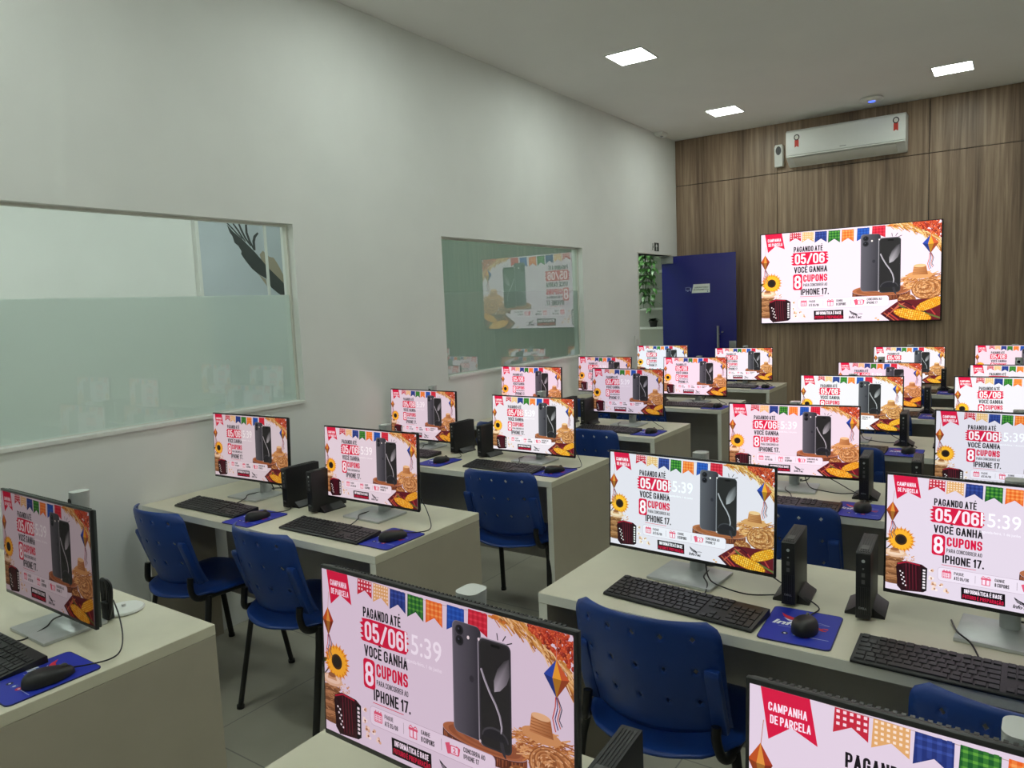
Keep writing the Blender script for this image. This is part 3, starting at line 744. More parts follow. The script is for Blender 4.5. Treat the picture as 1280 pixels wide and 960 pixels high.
flat('underwing', [[(4.929, 2.02), (5.011, 1.97), (5.019, 1.903), (4.98, 1.95)]], M['muraltan'], .0005)

# ------------------------------------------------------------------ ceiling fittings
LY = (-1.0, 1.12, 3.24, 5.36, 7.475)
def lamp(x, y, label, group=None, led='led'):
    t = thing('ceiling_light', (x, y, H), label=label, cat='ceiling light', group=group)
    f = MB(); s = .14
    for (a, b, c, d) in ((-s-.012, -s-.012, s+.012, -s), (-s-.012, s, s+.012, s+.012), (-s-.012, -s, -s, s), (s, -s, s+.012, s)):
        f.box(a, b, -.006, c, d, 0)
    f.build('frame', M['white'], t)
    MB().box(-s, -s, -.004, s, s, -.001).build('diffuser', M[led], t)
ROWN = {7.475: 'beside the wood wall', 5.36: 'second row out from the wood wall', 3.24: 'third row out from the wood wall', 1.12: 'fourth row out from the wood wall', -1.0: 'last row behind the camera'}
for y in LY:
    for x, side in ((.9, 'window-wall'), (2.82, 'outer')):
        lamp(x, y, 'square ceiling lamp of the %s line, %s' % (side, ROWN[y]), 'square lamps in the ceiling')
for (x, y) in ((-1.6, .6), (-1.6, 2.2), (-1.6, 4.3)):
    lamp(x, y, 'added unseen lamp lighting the neighbouring room behind the first window', 'added lamps lighting the neighbouring room', 'sidefill')  # added out of sight to light the far wall and frosted film
lamp(-.95, 9.0, 'added unseen lamp brightening the shelves beyond the doorway', None, 'passfill')
lamp(-1.0, 8.0, 'added unseen lamp brightening the passage just beyond the doorway', None, 'passfill')  # both doorway lamps are unseen, added to brighten the shelves

ap = thing('access_point', (2.13, 8.0, H), label='round white ceiling unit with a blue light by the wood wall', cat='wifi access point')
MB().lathe([(.085, 0), (.1, -.006), (.1, -.02), (.085, -.032), (.03, -.036)], 32).build('body', M['white'], ap)
MB().lathe([(.03, -.034), (.03, -.039), (.02, -.041)], 20).build('status_light', M['blueled'], ap)
ss = thing('ceiling_sensor', (.055, 7.9, H), label='small white sensor in the ceiling corner above the doorway', cat='sensor')
MB().prism([(-.05, 0), (.05, 0), (.045, -.02), (.02, -.045), (-.03, -.045), (-.05, -.02)], 'y', -.075, .075, .004).build('body', M['white'], ss)
MB().lathe([(.016, 0), (.014, -.008), (.006, -.012)], 14, Matrix.Translation((.02, -.03, -.045))).build('lens', M['chrome'], ss)

# air conditioner
ac = thing('air_conditioner', (1.84, D, 2.9), label='white split air conditioner high on the wood wall above the screen', cat='air conditioner')
hw = .552
MB().prism([(0, .02), (0, .37), (-.17, .37), (-.205, .345), (-.205, .115), (-.19, .095), (-.06, .012)], 'x', -hw, hw, .008).build('casing', M['white'], ac)
MB().prism([(-.205, .108), (-.208, .345), (-.2165, .342), (-.2165, .114)], 'x', -hw+.012, hw-.012, .002).build('front_panel', M['white'], ac)
MB().box(-hw+.005, -.219, .094, hw-.005, -.19, .106, .003).build('trim_strip', M['white'], ac)
lv = MB(); lv.prism([(-.196, .084), (-.185, .088), (-.085, .026), (-.09, .018)], 'x', -.48, .47, .002); lv.build('air_louver', M['offwhite'], ac)
def sticker(x, z, c1):
    b = MB(); b.prism([(x+.028*math.cos(2*PI*i/24), z+.03*math.sin(2*PI*i/24)) for i in range(24)], 'y', -.2175, -.2166); st = b.build('energy_sticker', M[c1], ac)
    b = MB(); b.prism([(x+.019*math.cos(2*PI*i/20), z+.021*math.sin(2*PI*i/20)) for i in range(20)], 'y', -.2180, -.2176); b.build('inner_mark', M['offwhite'], st)
    b = MB(); b.prism([(x-.02, z-.026), (x+.02, z-.026), (x+.02, z-.1), (x, z-.088), (x-.02, z-.1)], 'y', -.2172, -.2166); b.build('ribbon', M['red'], st)
sticker(-.44, .285, 'black'); sticker(.47, .30, 'black')
b = MB(); b.box(-.03, -.2172, .132, .03, -.2164, .139); b.build('maker_mark', M['grey'], ac)

af = thing('air_freshener', (1.18, D, 2.94), label='small white wall dispenser with dark oval beside the air conditioner', cat='air freshener')
MB().prism([(-.042, 0), (.042, 0), (.045, .2), (.036, .228), (-.036, .228), (-.045, .2)], 'y', -.07, 0, .008).build('body', M['white'], af)
MB().prism([(.028*math.cos(2*PI*i/24), .165+.045*math.sin(2*PI*i/24)) for i in range(24)], 'y', -.072, -.069).build('window', M['black'], af)

# exit sign, switch
es = Art(210, 104, 5e-5)
es.rect(0, 0, 210, 104, (238, 242, 238), 0); es.rect(78, 6, 204, 98, (24, 46, 36), 1)
es.poly([(141, 14), (168, 48), (150, 48), (150, 90), (132, 90), (132, 48), (114, 48)], (244, 248, 244), 2)
es.ell(40, 24, 10, 10, (24, 46, 36), 1, 12); es.poly([(28, 36), (52, 36), (56, 62), (46, 64), (48, 92), (38, 92), (36, 68), (30, 92), (22, 88), (30, 60)], (24, 46, 36), 1)
eo = thing('exit_sign', (0, 7.795, 2.17), PI/2, label='small dark sign with a white up arrow above the doorway', cat='sign')
MB().box(-.108, -.004, -.053, .108, 0, .053).build('plate', M['white'], eo)
me = es.mesh('arrow_print', .21, .104); me.materials.append(M['print']); o = link('arrow_print', me, eo); o.location = (0, -.0045, 0)
sw = thing('light_switch', (0, 7.255, 1.16), PI/2, label='white wall switch beside the doorway', cat='switch')
MB().box(-.04, -.010, -.065, .04, 0, .065, .003).build('plate', M['white'], sw); MB().box(-.018, -.014, -.03, .018, -.009, .03, .002).build('rocker', M['offwhite'], sw)

# big wall screen
tv = thing('wall_screen', (1.843, D, 1.760), label='large wall-mounted screen showing the coupon campaign on the wood wall', cat='screen')
MB().box(-.862, -.06, -.4865, .862, -.015, .4865, .004).build('frame', M['bezel'], tv)
MB().box(-.3, -.015, -.2, .3, 0, .2).build('wall_mount', M['tubeblack'], tv)
me = ART_PLAIN.mesh('display', 1.702, .953); me.materials.append(M['display'])
o = link('display', me, tv); o.location = (0, -.0605, .002); o.color = (1.42, 1.33, 1.39, 1); o['label'] = 'lit display'

# ------------------------------------------------------------------ desks
ROWY = {1: .643, 2: 1.862, 3: 3.036, 4: 4.244, 5: 5.471, 6: 6.762}
DD = .599
ORD = {1: 'first', 2: 'second', 3: 'third', 4: 'fourth', 5: 'fifth', 6: 'last'}
def desk(x0, x1, y, label, group, wall_side):
    t = thing('desk', ((x0+x1)/2, y, 0), label=label, cat='desk', group=group)
    w = (x1-x0)/2
    wt = MB().box(-w, 0, .72, w, DD, .75, .0015, 1).build('worktop', M['lam'], t)
    MB().box(-w+.001, -.001, .721, w-.001, .0005, .749).build('edge_band', M['edge'], wt)
    for s in (-1, 1):
        dep = DD-.001
        a, b_ = sorted((s*w, s*(w-.03)))
        y0 = .001
        if s == wall_side: dep = .34
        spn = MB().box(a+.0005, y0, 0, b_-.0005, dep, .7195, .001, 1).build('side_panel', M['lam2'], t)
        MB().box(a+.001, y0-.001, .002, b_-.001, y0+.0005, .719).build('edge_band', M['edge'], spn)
    MB().box(-w+.03, .40, .20, w-.03, .418, .7195).build('modesty_panel', M['modesty'], t)
    return t
for r in range(1, 7):
    desk(.008, 1.510, ROWY[r], 'beige desk against the window wall, %s desk from the camera' % ORD[r], 'desks along the window wall', -1)
    desk(2.179, 3.692, ROWY[r], 'beige desk across the aisle from the windows, %s desk from the camera' % ORD[r], 'desks facing the wall screen', 1)

# ------------------------------------------------------------------ prototypes
def hide_tree(o):
    for c in list(o.children): hide_tree(c)
    bpy.data.objects.remove(o)

def make_monitor(name='monitor'):
    t = thing(name)
    zc, W, Hh = .215, .538, .313
    tilt = .05
    mt = Matrix.Translation((0, 0, zc)) @ Matrix.Rotation(-tilt, 4, 'X')
    b = MB(); b.box(-W/2, 0, -Hh/2, W/2, .009, Hh/2, .0025, 2, mt); b.build('bezel', M['bezel'], t)
    b = MB(); b.box(-W/2+.003, .0091, -Hh/2+.003, W/2-.003, .017, Hh/2-.0025, .003, 2, mt)
    b.prism([(-.2, -.13), (.2, -.13), (.2, .06), (.15, .085), (-.15, .085), (-.2, .06)], 'y', .0171, .048, .006, 2, mt)
    hb = b.build('back_housing', M['housing'], t)
    b = MB()
    for i in range(60): x = -.246+i*.0082; b.box(x, .0105, Hh/2-.0032, x+.0046, .0168, Hh/2-.0012, 0, 1, mt)
    b.build('vent', M['tubeblack'], hb)
    d = link('display', ME_CLOCK, t); d.location = (0, -.0008*math.cos(tilt), zc+.0025); d.rotation_euler = (-tilt, 0, 0)
    b = MB(); b.box(-.1025, -.068, .0005, .1025, .10, .010, .003); b.build('base_plate', M['silver'], t)
    # riser column, leaning slightly back
    def sec(z):
        q = z/.37; cy = .072+.034*q; pts = []
        for (sx, sy) in ((1, -1), (1, 1), (-1, 1), (-1, -1)):
            a0 = {(1, -1): -PI/2, (1, 1): 0, (-1, 1): PI/2, (-1, -1): PI}[(sx, sy)]
            for i in range(6):
                a = a0+PI/2*i/5; pts.append((sx*.007+.0145*math.cos(a), cy+sy*.010+.0145*math.sin(a), z))
        return pts
    tb = bmesh.new(); A = [tb.verts.new(p) for p in sec(.010)]; B = [tb.verts.new(p) for p in sec(.368)]
    tb.faces.new(A[::-1]); n = len(A)
    for i in range(n): tb.faces.new((A[i], A[(i+1) % n], B[(i+1) % n], B[i]))
    tb.faces.new(B)
    b = MB(); b._add(tb); col = b.build('stand_column', M['silver'], t)
    tb = bmesh.new(); A = [tb.verts.new(p) for p in sec(.368)]; B = [tb.verts.new((p[0], p[1], .3705)) for p in sec(.368)]
    tb.faces.new(B)
    for i in range(n): tb.faces.new((A[i], A[(i+1) % n], B[(i+1) % n], B[i]))
    b = MB(); b._add(tb); b.build('column_cap', M['silver_top'], col)
    b = MB(); b.lathe([(.009, -.001), (.009, .0008)], 20, Matrix.Translation((-.002, .0785, .345)) @ Matrix.Rotation(PI/2, 4, 'X')); b.build('cable_hole', M['tubeblack'], col)
    a_ = Art(100, 30, 4e-5); a_.text('DELL', 0, 0, 100, 30, (60, 62, 64), 0, .02); me = a_.mesh('maker_mark', .018, .0054); me.materials.append(M['print'])
    o = link('maker_mark', me, col); o.location = (0, .0462, .052)
    b = MB(); b.box(-.045, .0535, zc-.05, .045, .075, zc+.05, .004); b.build('mount_plate', M['silver'], t)
    b = MB(); b.tube([(.06, .05, .11), (.065, .06, .05), (.04, .09, .02), (-.02, .115, .012), (.02, .16, .008)], .0028, 6, 6); b.build('power_cable', M['tubeblack'], t)
    b = MB(); b.tube([(.045, .035, .11), (.05, .02, .06), (.075, -.01, .018), (.13, -.035, .012), (.2, -.03, .005), (.262, .01, .004)], .0022, 6, 6); b.build('data_cable', M['tubeblack'], t)
    return t
PM = make_monitor()

KROWS = [
 [(0, 1), (2, 1), (3, 1), (4, 1), (5, 1), (6.5, 1), (7.5, 1), (8.5, 1), (9.5, 1), (11, 1), (12, 1), (13, 1), (14, 1)],
 [(i, 1) for i in range(13)]+[(13, 2)],
 [(0, 1.5)]+[(1.5+i, 1) for i in range(12)]+[(13.5, 1.5)],
 [(0, 1.75)]+[(1.75+i, 1) for i in range(12)]+[(13.75, 1.25)],
 [(0, 1.25)]+[(1.25+i, 1) for i in range(11)]+[(12.25, 2.75)],
 [(0, 1.25), (1.25, 1.25), (2.5, 1.25), (3.75, 6.25), (10, 1.25), (11.25, 1.25), (12.5, 1.25), (13.75, 1.25)]]
def make_keyboard():
    t = thing('keyboard'); w, d = .442, .127
    # wedge body
    b = MB(); b.prism([(0, .001), (d, .001), (d, .020), (d-.004, .022), (.004, .0095), (0, .007)], 'x', -w/2, w/2, .002); b.build('body', M['black'], t)
    u = .0188; rh = .0188; sl = math.atan2(.0125, d-.008)
    def keyz(y): return .0098+(y-.004)*math.tan(sl)
    def key(bb, x, y, kw, kh=1.0):
        x0 = -w/2+.006+x*u+.0013; x1 = x0+kw*u-.0026; y1 = d-.006-y*rh-(.003 if y > 0 else 0); y0 = y1-kh*rh+.0026
        z0 = keyz((y0+y1)/2)
        mt = Matrix.Translation(((x0+x1)/2, (y0+y1)/2, z0)) @ Matrix.Rotation(sl, 4, 'X')
        hx, hy = (x1-x0)/2, (y1-y0)/2; tt = bmesh.new(); i = .0012
        lo = [tt.verts.new(p) for p in ((-hx, -hy, -.0015), (hx, -hy, -.0015), (hx, hy, -.0015), (-hx, hy, -.0015))]
        hi = [tt.verts.new(p) for p in ((-hx+i, -hy+i, .0026), (hx-i, -hy+i, .0026), (hx-i, hy-i, .0026), (-hx+i, hy-i, .0026))]
        tt.faces.new(hi)
        for k in range(4): tt.faces.new((lo[k], lo[(k+1) % 4], hi[(k+1) % 4], hi[k]))
        bmesh.ops.transform(tt, matrix=mt, verts=tt.verts)
        me = bpy.data.meshes.new('tmp'); tt.to_mesh(me); tt.free(); bb.bm.from_mesh(me); bpy.data.meshes.remove(me)
    b = MB()
    for x, kw in KROWS[0]: key(b, x, 0, kw)
    for r in range(1, 6):
        for x, kw in KROWS[r]: key(b, x, r, kw)
    b.build('main_key_field', M['key'], t, ang=20)
    b = MB()
    for y in (0, 1, 2):
        for i in range(3): key(b, 15.4+i, y, 1)
    b.build('navigation_key_field', M['key'], t, ang=20)
    b = MB(); key(b, 16.4, 4, 1)
    for i in range(3): key(b, 15.4+i, 5, 1)
    b.build('arrow_key_cluster', M['key'], t, ang=20)
    b = MB()
    for i in range(4): key(b, 18.8+i, 1, 1)
    for y in (2, 3, 4):
        for i in range(3): key(b, 18.8+i, y, 1)
    key(b, 21.8, 2, 1, 2); key(b, 21.8, 4, 1, 2); key(b, 18.8, 5, 2); key(b, 20.8, 5, 1)
    b.build('number_pad', M['key'], t, ang=20)
    b = MB(); b.tube([(.02, d-.003, .012), (.02, d+.03, .006), (.0, d+.09, .011), (-.03, d+.13, .016), (-.05, d+.22, .006)], .0022, 6, 6); b.build('cable', M['tubeblack'], t)
    return t
PK_ = make_keyboard()

def make_mouse():
    t = thing('mouse')
    def f(u, v):
        a = 2*PI*u; q = v*PI/2
        # egg outline: broad palm at -y, buttons at +y
        y = .057*math.sin(a); x = .0315*math.cos(a)*(1-.12*math.sin(a))
        s = math.cos(q)**.55 if q < PI/2-1e-6 else 0
        hgt = .029*(math.sin(q)**.75)*(1-.22*math.sin(a)*math.cos(q)**.4)
        return (x*s, y*s-.004*(1-s), .002+hgt)
    b = MB(); b.grid(f, 28, 10); bmesh.ops.remove_doubles(b.bm, verts=b.bm.verts, dist=1e-5)
    bd = b.build('body', M['black'], t, ang=60)
    b = MB(); b.lathe([(.003, -.0035), (.009, -.003), (.0095, 0), (.009, .003), (.003, .0035)], 16, Matrix.Translation((0, .034, .0205)) @ Matrix.Rotation(PI/2, 4, 'Y')); b.build('scroll_wheel', M['pcgrey'], t)
    b = MB(); b.tube([(0, .052, .012), (.0, .085, .005), (.012, .13, .004), (-.01, .165, .006), (-.07, .195, .02), (-.14, .215, .05), (-.2, .225, .075)], .0019, 6, 6); b.build('cable', M['tubeblack'], t)
    return t
PMO = make_mouse()

def make_pad():
    t = thing('mouse_pad')
    W, Hh = .172, .212
    pts = []; r = .014
    for (cx, cy, a) in ((W/2-r, -Hh/2+r, -PI/2), (W/2-r, Hh/2-r, 0), (-W/2+r, Hh/2-r, PI/2), (-W/2+r, -Hh/2+r, PI)):
        for i in range(6): q = a+PI/2*i/5; pts.append((cx+r*math.cos(q), cy+r*math.sin(q)))
    b = MB(); b.prism(pts, 'z', .0005, .0032); b.build('base', mat('navy_rubber', (24, 30, 92), .6), t)
    A = Art(172, 212, 5e-5); BL = (24, 46, 178)
    A.rrect(2, 2, 170, 210, 13, BL, 0)
    RD = (214, 36, 60); WH = (240, 244, 250)
    A.poly([(26, 38), (44, 52), (72, 62), (86, 74), (70, 76), (48, 72), (34, 58)], RD, 1); A.poly([(36, 66), (54, 76), (80, 80), (70, 84), (50, 82)], WH, 1)
    A.text('Info', 16, 84, 84, 112, WH, 1, .035, .25); A.text('Tec', 90, 84, 150, 112, RD, 1, .035, .25)
    A.line([(104, 70), (126, 66), (150, 76)], 1.6, (170, 180, 220), 1); A.line([(104, 76), (130, 74), (150, 76)], 1.2, (170, 180, 220), 1)
    A.rect(34, 120, 96, 122, (150, 160, 210), 1)
    A.ell(58, 160, 8, 8, (16, 24, 70), 1, 12); A.ell(82, 160, 8, 8, (60, 90, 190), 1, 12); A.ell(106, 160, 8, 8, (210, 50, 80), 1, 12)
    A.ell(58, 160, 3, 3, WH, 2, 8); A.ell(82, 160, 3, 4, WH, 2, 8); A.ell(106, 160, 3, 3, WH, 2, 8); A.rect(118, 159, 160, 161, (180, 190, 226), 1)
    me = A.mesh('printed_cover', W, Hh, 'xy'); me.materials.append(M['print']); o = link('printed_cover', me, t); o.location = (0, 0, .0034)
    return t
PP = make_pad()

def make_pc():
    t = thing('mini_computer')
    w, d, z0, z1 = .018, .178, .007, .181
    MB().box(-w, .004, z0, w, d, z1, .0025).build('case', M['pcblack'], t)
    fr = MB().box(-w+.0005, 0, z0+.001, w-.0005, .0045, z1-.001, .0015).build('front_panel', M['black'], t)
    b = MB()
    for i in range(6): x = -.0135+i*.0049; b.box(x, -.0012, z0+.012, x+.0026, .0005, z0+.085)
    b.build('vent_grille', M['bezel'], fr)
    for z, h in ((.118, .011), (.100, .011)): MB().box(-.004, -.0006, z, .004, .0004, z+h).build('usb_port', M['pcgrey'], fr)
    MB().lathe([(.0022, -.0003), (.0022, .0006)], 12, Matrix.Translation((0, 0, .140)) @ Matrix.Rotation(PI/2, 4, 'X')).build('audio_jack', M['grey'], fr)
    MB().lathe([(.0042, -.0003), (.0042, .0008)], 16, Matrix.Translation((0, 0, .160)) @ Matrix.Rotation(PI/2, 4, 'X')).build('power_button', M['silver'], fr)
    a_ = Art(100, 28, 4e-5); a_.text('DELL', 0, 0, 100, 28, (150, 152, 154), 0, .02); me = a_.mesh('maker_mark', .019, .0055); me.materials.append(M['print'])
    o = link('maker_mark', me, fr); o.location = (0, -.0016, .036)
    b = MB()
    for i in range(5): x = -.013+i*.0058; b.box(x, .012, z1-.0005, x+.003, d-.012, z1+.0012)
    b.build('top_ribs', M['bezel'], t)
    MB().box(-.009, .03, z1+.0012, .009, .065, z1+.0020).build('label', M['pcgrey'], t)
    b = MB()
    for s in (-1, 1): b.prism([(s*.018, .0), (s*.048, .0), (s*.048, .006), (s*.03, .017), (s*.0185, .026)], 'y', .035, .15, .001)
    b.box(-.018, .035, .0, .018, .15, .0068)
    b.build('stand_foot', M['black'], t)
    return t
PPC = make_pc()

def make_chair():
    t = thing('chair')
    bl, tb = M['blue'], M['tubeblack']
    # seat: slightly dished, waterfall front, curled rear edge
    def seat(u, v):
        x = -1+2*u; y = -1+2*v
        e = 1-.10*max(0, abs(y)-.55)**2*4-(.30*max(0, -y-.35)**1.6*1.6)
        wx = .222*e
        z = .452-.016*(1-x*x)*(1-.4*y*y)
        if y > .6: z -= .10*(y-.6)**2*1.6
        if y < -.5: z -= .012*(-y-.5)**1.5*2-.03*max(0, abs(x)-.8)*5*.2
        z -= .05*max(0, abs(x)-.78)
        yy = -.005+.205*y-(.045*(1-x*x) if y < 0 else -.02*(1-x*x))*abs(y)**2
        return (x*wx, yy, z)
    b = MB(); b.grid(seat, 24, 24)
    o = b.build('seat', bl, t); md = o.modifiers.new('s', 'SOLIDIFY'); md.thickness = .007; md.offset = -1
    # back shell with rows of diamond openings
    NU, NV = 17, 11; HB = .338
    def shell(u, v):
        x = -1+2*u
        wx = .206-.012*(v-.4)**2
        cr = max(0, v-.86)/.14
        if cr > 0: wx -= .022*(1-math.sqrt(max(0, 1-cr*cr)))*1.6
        y = -.205-.085*v-.012*math.sin(PI*v)+.080*abs(x)**2.0
        z = .474+HB*v-.014*(x*x)*(v > .5)*(v-.5)*2
        if v < .2: z += .018*(.2-v)*5*(x*x)-.0
        return (x*wx, y, z)
    bm = bmesh.new(); V = {}
    def P(i, j):
        k = (round(i, 3), round(j, 3))
        if k not in V: V[k] = bm.verts.new(shell(i/NU, j/NV))
        return V[k]
    holes = {(i, j) for j in (3, 6, 9) for i in (2, 5, 8, 11, 14)}
    for i in range(NU):
        for j in range(NV):
            c = [(i, j), (i+.5, j), (i+1, j), (i+1, j+.5), (i+1, j+1), (i+.5, j+1), (i, j+1), (i, j+.5)]
            if (i, j) in holes:
                q = .30; h = [(i+.5-q, j+.5), (i+.5, j+.5-q), (i+.5+q, j+.5), (i+.5, j+.5+q)]
                # eight outer points to four diamond corners
                for a, bq, cq in (((0), 1, (0, 1)), ): pass
                bm.faces.new([P(*c[7]), P(*c[0]), P(*h[0])]); bm.faces.new([P(*c[0]), P(*h[1]), P(*h[0])]); bm.faces.new([P(*c[0]), P(*c[1]), P(*h[1])])
                bm.faces.new([P(*c[1]), P(*c[2]), P(*h[1])]); bm.faces.new([P(*c[2]), P(*h[2]), P(*h[1])]); bm.faces.new([P(*c[2]), P(*c[3]), P(*h[2])])
                bm.faces.new([P(*c[3]), P(*c[4]), P(*h[2])]); bm.faces.new([P(*c[4]), P(*h[3]), P(*h[2])]); bm.faces.new([P(*c[4]), P(*c[5]), P(*h[3])])
                bm.faces.new([P(*c[5]), P(*c[6]), P(*h[3])]); bm.faces.new([P(*c[6]), P(*h[0]), P(*h[3])]); bm.faces.new([P(*c[6]), P(*c[7]), P(*h[0])])
            else:
                bm.faces.new([P(*p) for p in c])
    bmesh.ops.recalc_face_normals(bm, faces=bm.faces[:])
    b = MB(); me = bpy.data.meshes.new('tmp'); bm.to_mesh(me); bm.free(); b.bm.from_mesh(me); bpy.data.meshes.remove(me)
    bk = b.build('backrest', bl, t); md = bk.modifiers.new('s', 'SOLIDIFY'); md.thickness = .006; md.offset = 0
    for s in (-1, 1):
        b = MB()
        # tapered sleeve on the rear of the shell that takes the frame tube
        def q(z): v = (z-.474)/HB; return -.205-.085*v-.012*math.sin(PI*v)+.080*.72
        b.prism([(q(.485)-.014, .485), (q(.665)-.019, .665), (q(.68)-.014, .68), (q(.68)+.004, .68), (q(.485)+.012, .485)], 'x', s*.183-.020, s*.183+.020, .006)
        b.build('tube_sleeve', bl, bk)
    for s in (-1, 1):
        MB().tube([(s*.212, -.135, .432), (s*.225, -.15, .36), (s*.25, -.215, .006)], .0135, 12, flat=.8).build('leg', tb, t)
        MB().tube([(s*.212, .15, .425), (s*.225, .16, .36), (s*.25, .215, .006)], .0135, 12, flat=.8).build('leg', tb, t)
        MB().tube([(s*.205, -.15, .428), (s*.205, .16, .422)], .012, 10).build('seat_rail', tb, t)
        MB().tube([(s*.205, -.10, .428), (s*.205, -.165, .428), (s*.195, -.192, .445), (s*.184, -.196, .485), (s*.183, -.192, .52)], .013, 10, 5).build('back_support', tb, t)
        for y in (-.215, .215):
            MB().tube([(s*.25, y, 0), (s*.2495, y*.995, .014)], .0155, 12).build('foot_cap', tb, t)
    MB().tube([(-.205, -.06, .424), (.205, -.06, .424)], .010, 10).build('cross_bar', tb, t)
    return t
PCH = make_chair()

# ------------------------------------------------------------------ lay out the work places
MON = {'L1': [1.1262, 0.9915, 0.9661, -0.0039], 'L2': [0.3745, 2.1996, 0.983, 0.0307], 'R2': [1.1398, 2.2164, 0.9603, -0.0043], 'L3': [0.3294, 3.4655, 0.9497, -0.0217], 'R3': [1.1773, 3.3914, 0.9483, -0.0247], 'L4': [0.4055, 4.5687, 0.9926, -0.0387], 'R4': [1.1454, 4.6309, 0.9816, -0.0275], 'L5': [0.3553, 5.8238, 0.9629, -0.0694], 'R5': [1.1764, 5.813, 0.9633, -0.028], 'L6': [0.3623, 7.0721, 0.9764, 0.039], 'R6': [1.177, 7.0908, 0.9489, 0.0781], 'A1': [2.5738, 0.9457, 0.991, -0.0297], 'B1': [3.3429, 0.9202, 0.992, -0.0368], 'A2': [2.5207, 2.1696, 0.9653, -0.0796], 'B2': [3.3246, 2.1445, 0.9739, -0.0704], 'A3': [2.5324, 3.3656, 0.9654, 0.093], 'B3': [3.3368, 3.3482, 0.9688, -0.0342], 'A4': [2.5504, 4.5915, 0.9656, 0.0304], 'B4': [3.3252, 4.5621, 0.9755, 0.0414], 'A5': [2.5245, 5.8028, 0.9333, -0.0107], 'B5': [3.3357, 5.7861, 0.9262, 0.0113], 'A6': [2.5676, 7.0855, 0.9552, -0.0213], 'B6': [3.3082, 7.0841, 0.9669, -0.0035]}
# white level of each lit display (sRGB); view-angle dimming and tint are put into the colour
VIEWTINT = {'L1': (130, 116, 120), 'L2': (204, 186, 192), 'R2': (222, 202, 212), 'L3': (222, 200, 212), 'R3': (240, 234, 240), 'L4': (246, 216, 232), 'R4': (212, 196, 212), 'L5': (226, 200, 214), 'R5': (255, 228, 244), 'L6': (238, 244, 252), 'R6': (255, 244, 252),
        'A1': (206, 184, 202), 'B1': (226, 208, 226), 'A2': (226, 230, 238), 'B2': (232, 220, 236), 'A3': (250, 226, 240), 'B3': (226, 224, 236), 'A4': (252, 252, 255), 'B4': (252, 250, 255), 'A5': (255, 226, 242), 'B5': (255, 246, 252), 'A6': (255, 250, 255), 'B6': (255, 232, 244)}
PLAIN = {'A4', 'B4', 'A6', 'B6', 'R5', 'L6', 'R6', 'L4', 'B5'}
SEAT = {'L': 'wall seat', 'R': 'aisle seat', 'A': 'aisle seat', 'B': 'outer seat'}
def where(k):
    side = 'window-wall desk' if k[0] in 'LR' else 'desk across the aisle'
    return '%s, %s %s from the camera' % (SEAT['R' if k == 'L1' else k[0]], ORD[int(k[1])], side)
def place(proto, x, y, z, rz, label, cat, group):
    o = copy_tree(proto); o.location = (x, y, z); o.rotation_euler = (0, 0, rz)
    return tag(o, label, cat, group)
def zfix(o, d):
    for c in o.children: c.location.z += d
DZ0 = .75
for k, (x, y, zc, yaw) in MON.items():
    o = place(PM, x, y, DZ0, yaw, 'black monitor at the '+where(k), 'monitor', 'monitors on the desks')
    d = zc-(DZ0+.215)
    if k[0] in 'LR':                      # only the monitors across the aisle show this second cable
        for c in list(o.children):
            if c.name.startswith('data_cable'): bpy.data.objects.remove(c)
    for c in o.children:
        n = c.name.split('.')[0]
        if n in ('bezel', 'back_housing', 'display', 'mount_plate'): c.location.z += d
        if n == 'display':
            c.data = ME_PLAIN if k in PLAIN else ME_CLOCK
            c.color = (*[a/b_ for a, b_ in zip(lin(VIEWTINT[k]), lin((228, 219, 226)))], 1); c['label'] = 'lit display'
KBX = {'L': .395, 'R': 1.14, 'A': 2.575, 'B': 3.25}; PADX = {'L': .70, 'R': 1.42, 'A': 2.885, 'B': 3.575}
PCX = {'L': .70, 'R': .865, 'A': 2.833, 'B': 3.018}
KBO = {'A2': (2.575, 1.914, -.10), 'B2': (3.25, 1.85, -.02), 'R2': (1.14, 1.918, .0), 'L2': (.40, 1.92, .0), 'R3': (1.125, 3.115, -.01), 'L3': (.36, 3.205, .0), 'R4': (1.11, 4.33, -.05), 'R5': (1.19, 5.545, 0), 'A3': (2.555, 3.03, 0), 'A4': (2.555, 4.255, 0), 'L1': (1.12, .76, .0)}
PADO = {'A2': (2.892, 1.985, .04), 'R2': (1.419, 2.03, 0), 'L1': (1.405, .84, 0), 'L2': (.703, 1.967, .04), 'R3': (1.407, 3.22, 0), 'R4': (1.40, 4.405, 0), 'A3': (2.84, 3.139, 0), 'A4': (2.855, 4.338, 0)}
MOO = {'A2': (2.905, 1.975, .05), 'R2': (1.436, 2.03, -.35), 'L1': (1.447, .842, -.12), 'A3': (2.85, 3.145, 0), 'R3': (1.42, 3.215, -.5)}
CHO = {'L2': (.335, 1.975, -.06), 'R2': (1.0, 2.0, -.07), 'A2': (2.545, 2.01, 0), 'R3': (1.235, 3.17, .1), 'R4': (1.10, 4.37, 0), 'A3': (2.60, 3.17, 0), 'A4': (2.58, 4.38, 0), 'R5': (.90, 5.58, 0), 'B2': (3.36, 1.96, .03)}
NOKB = {'B1', 'A1'}
NOCH = {'L1', 'A1', 'B1'}
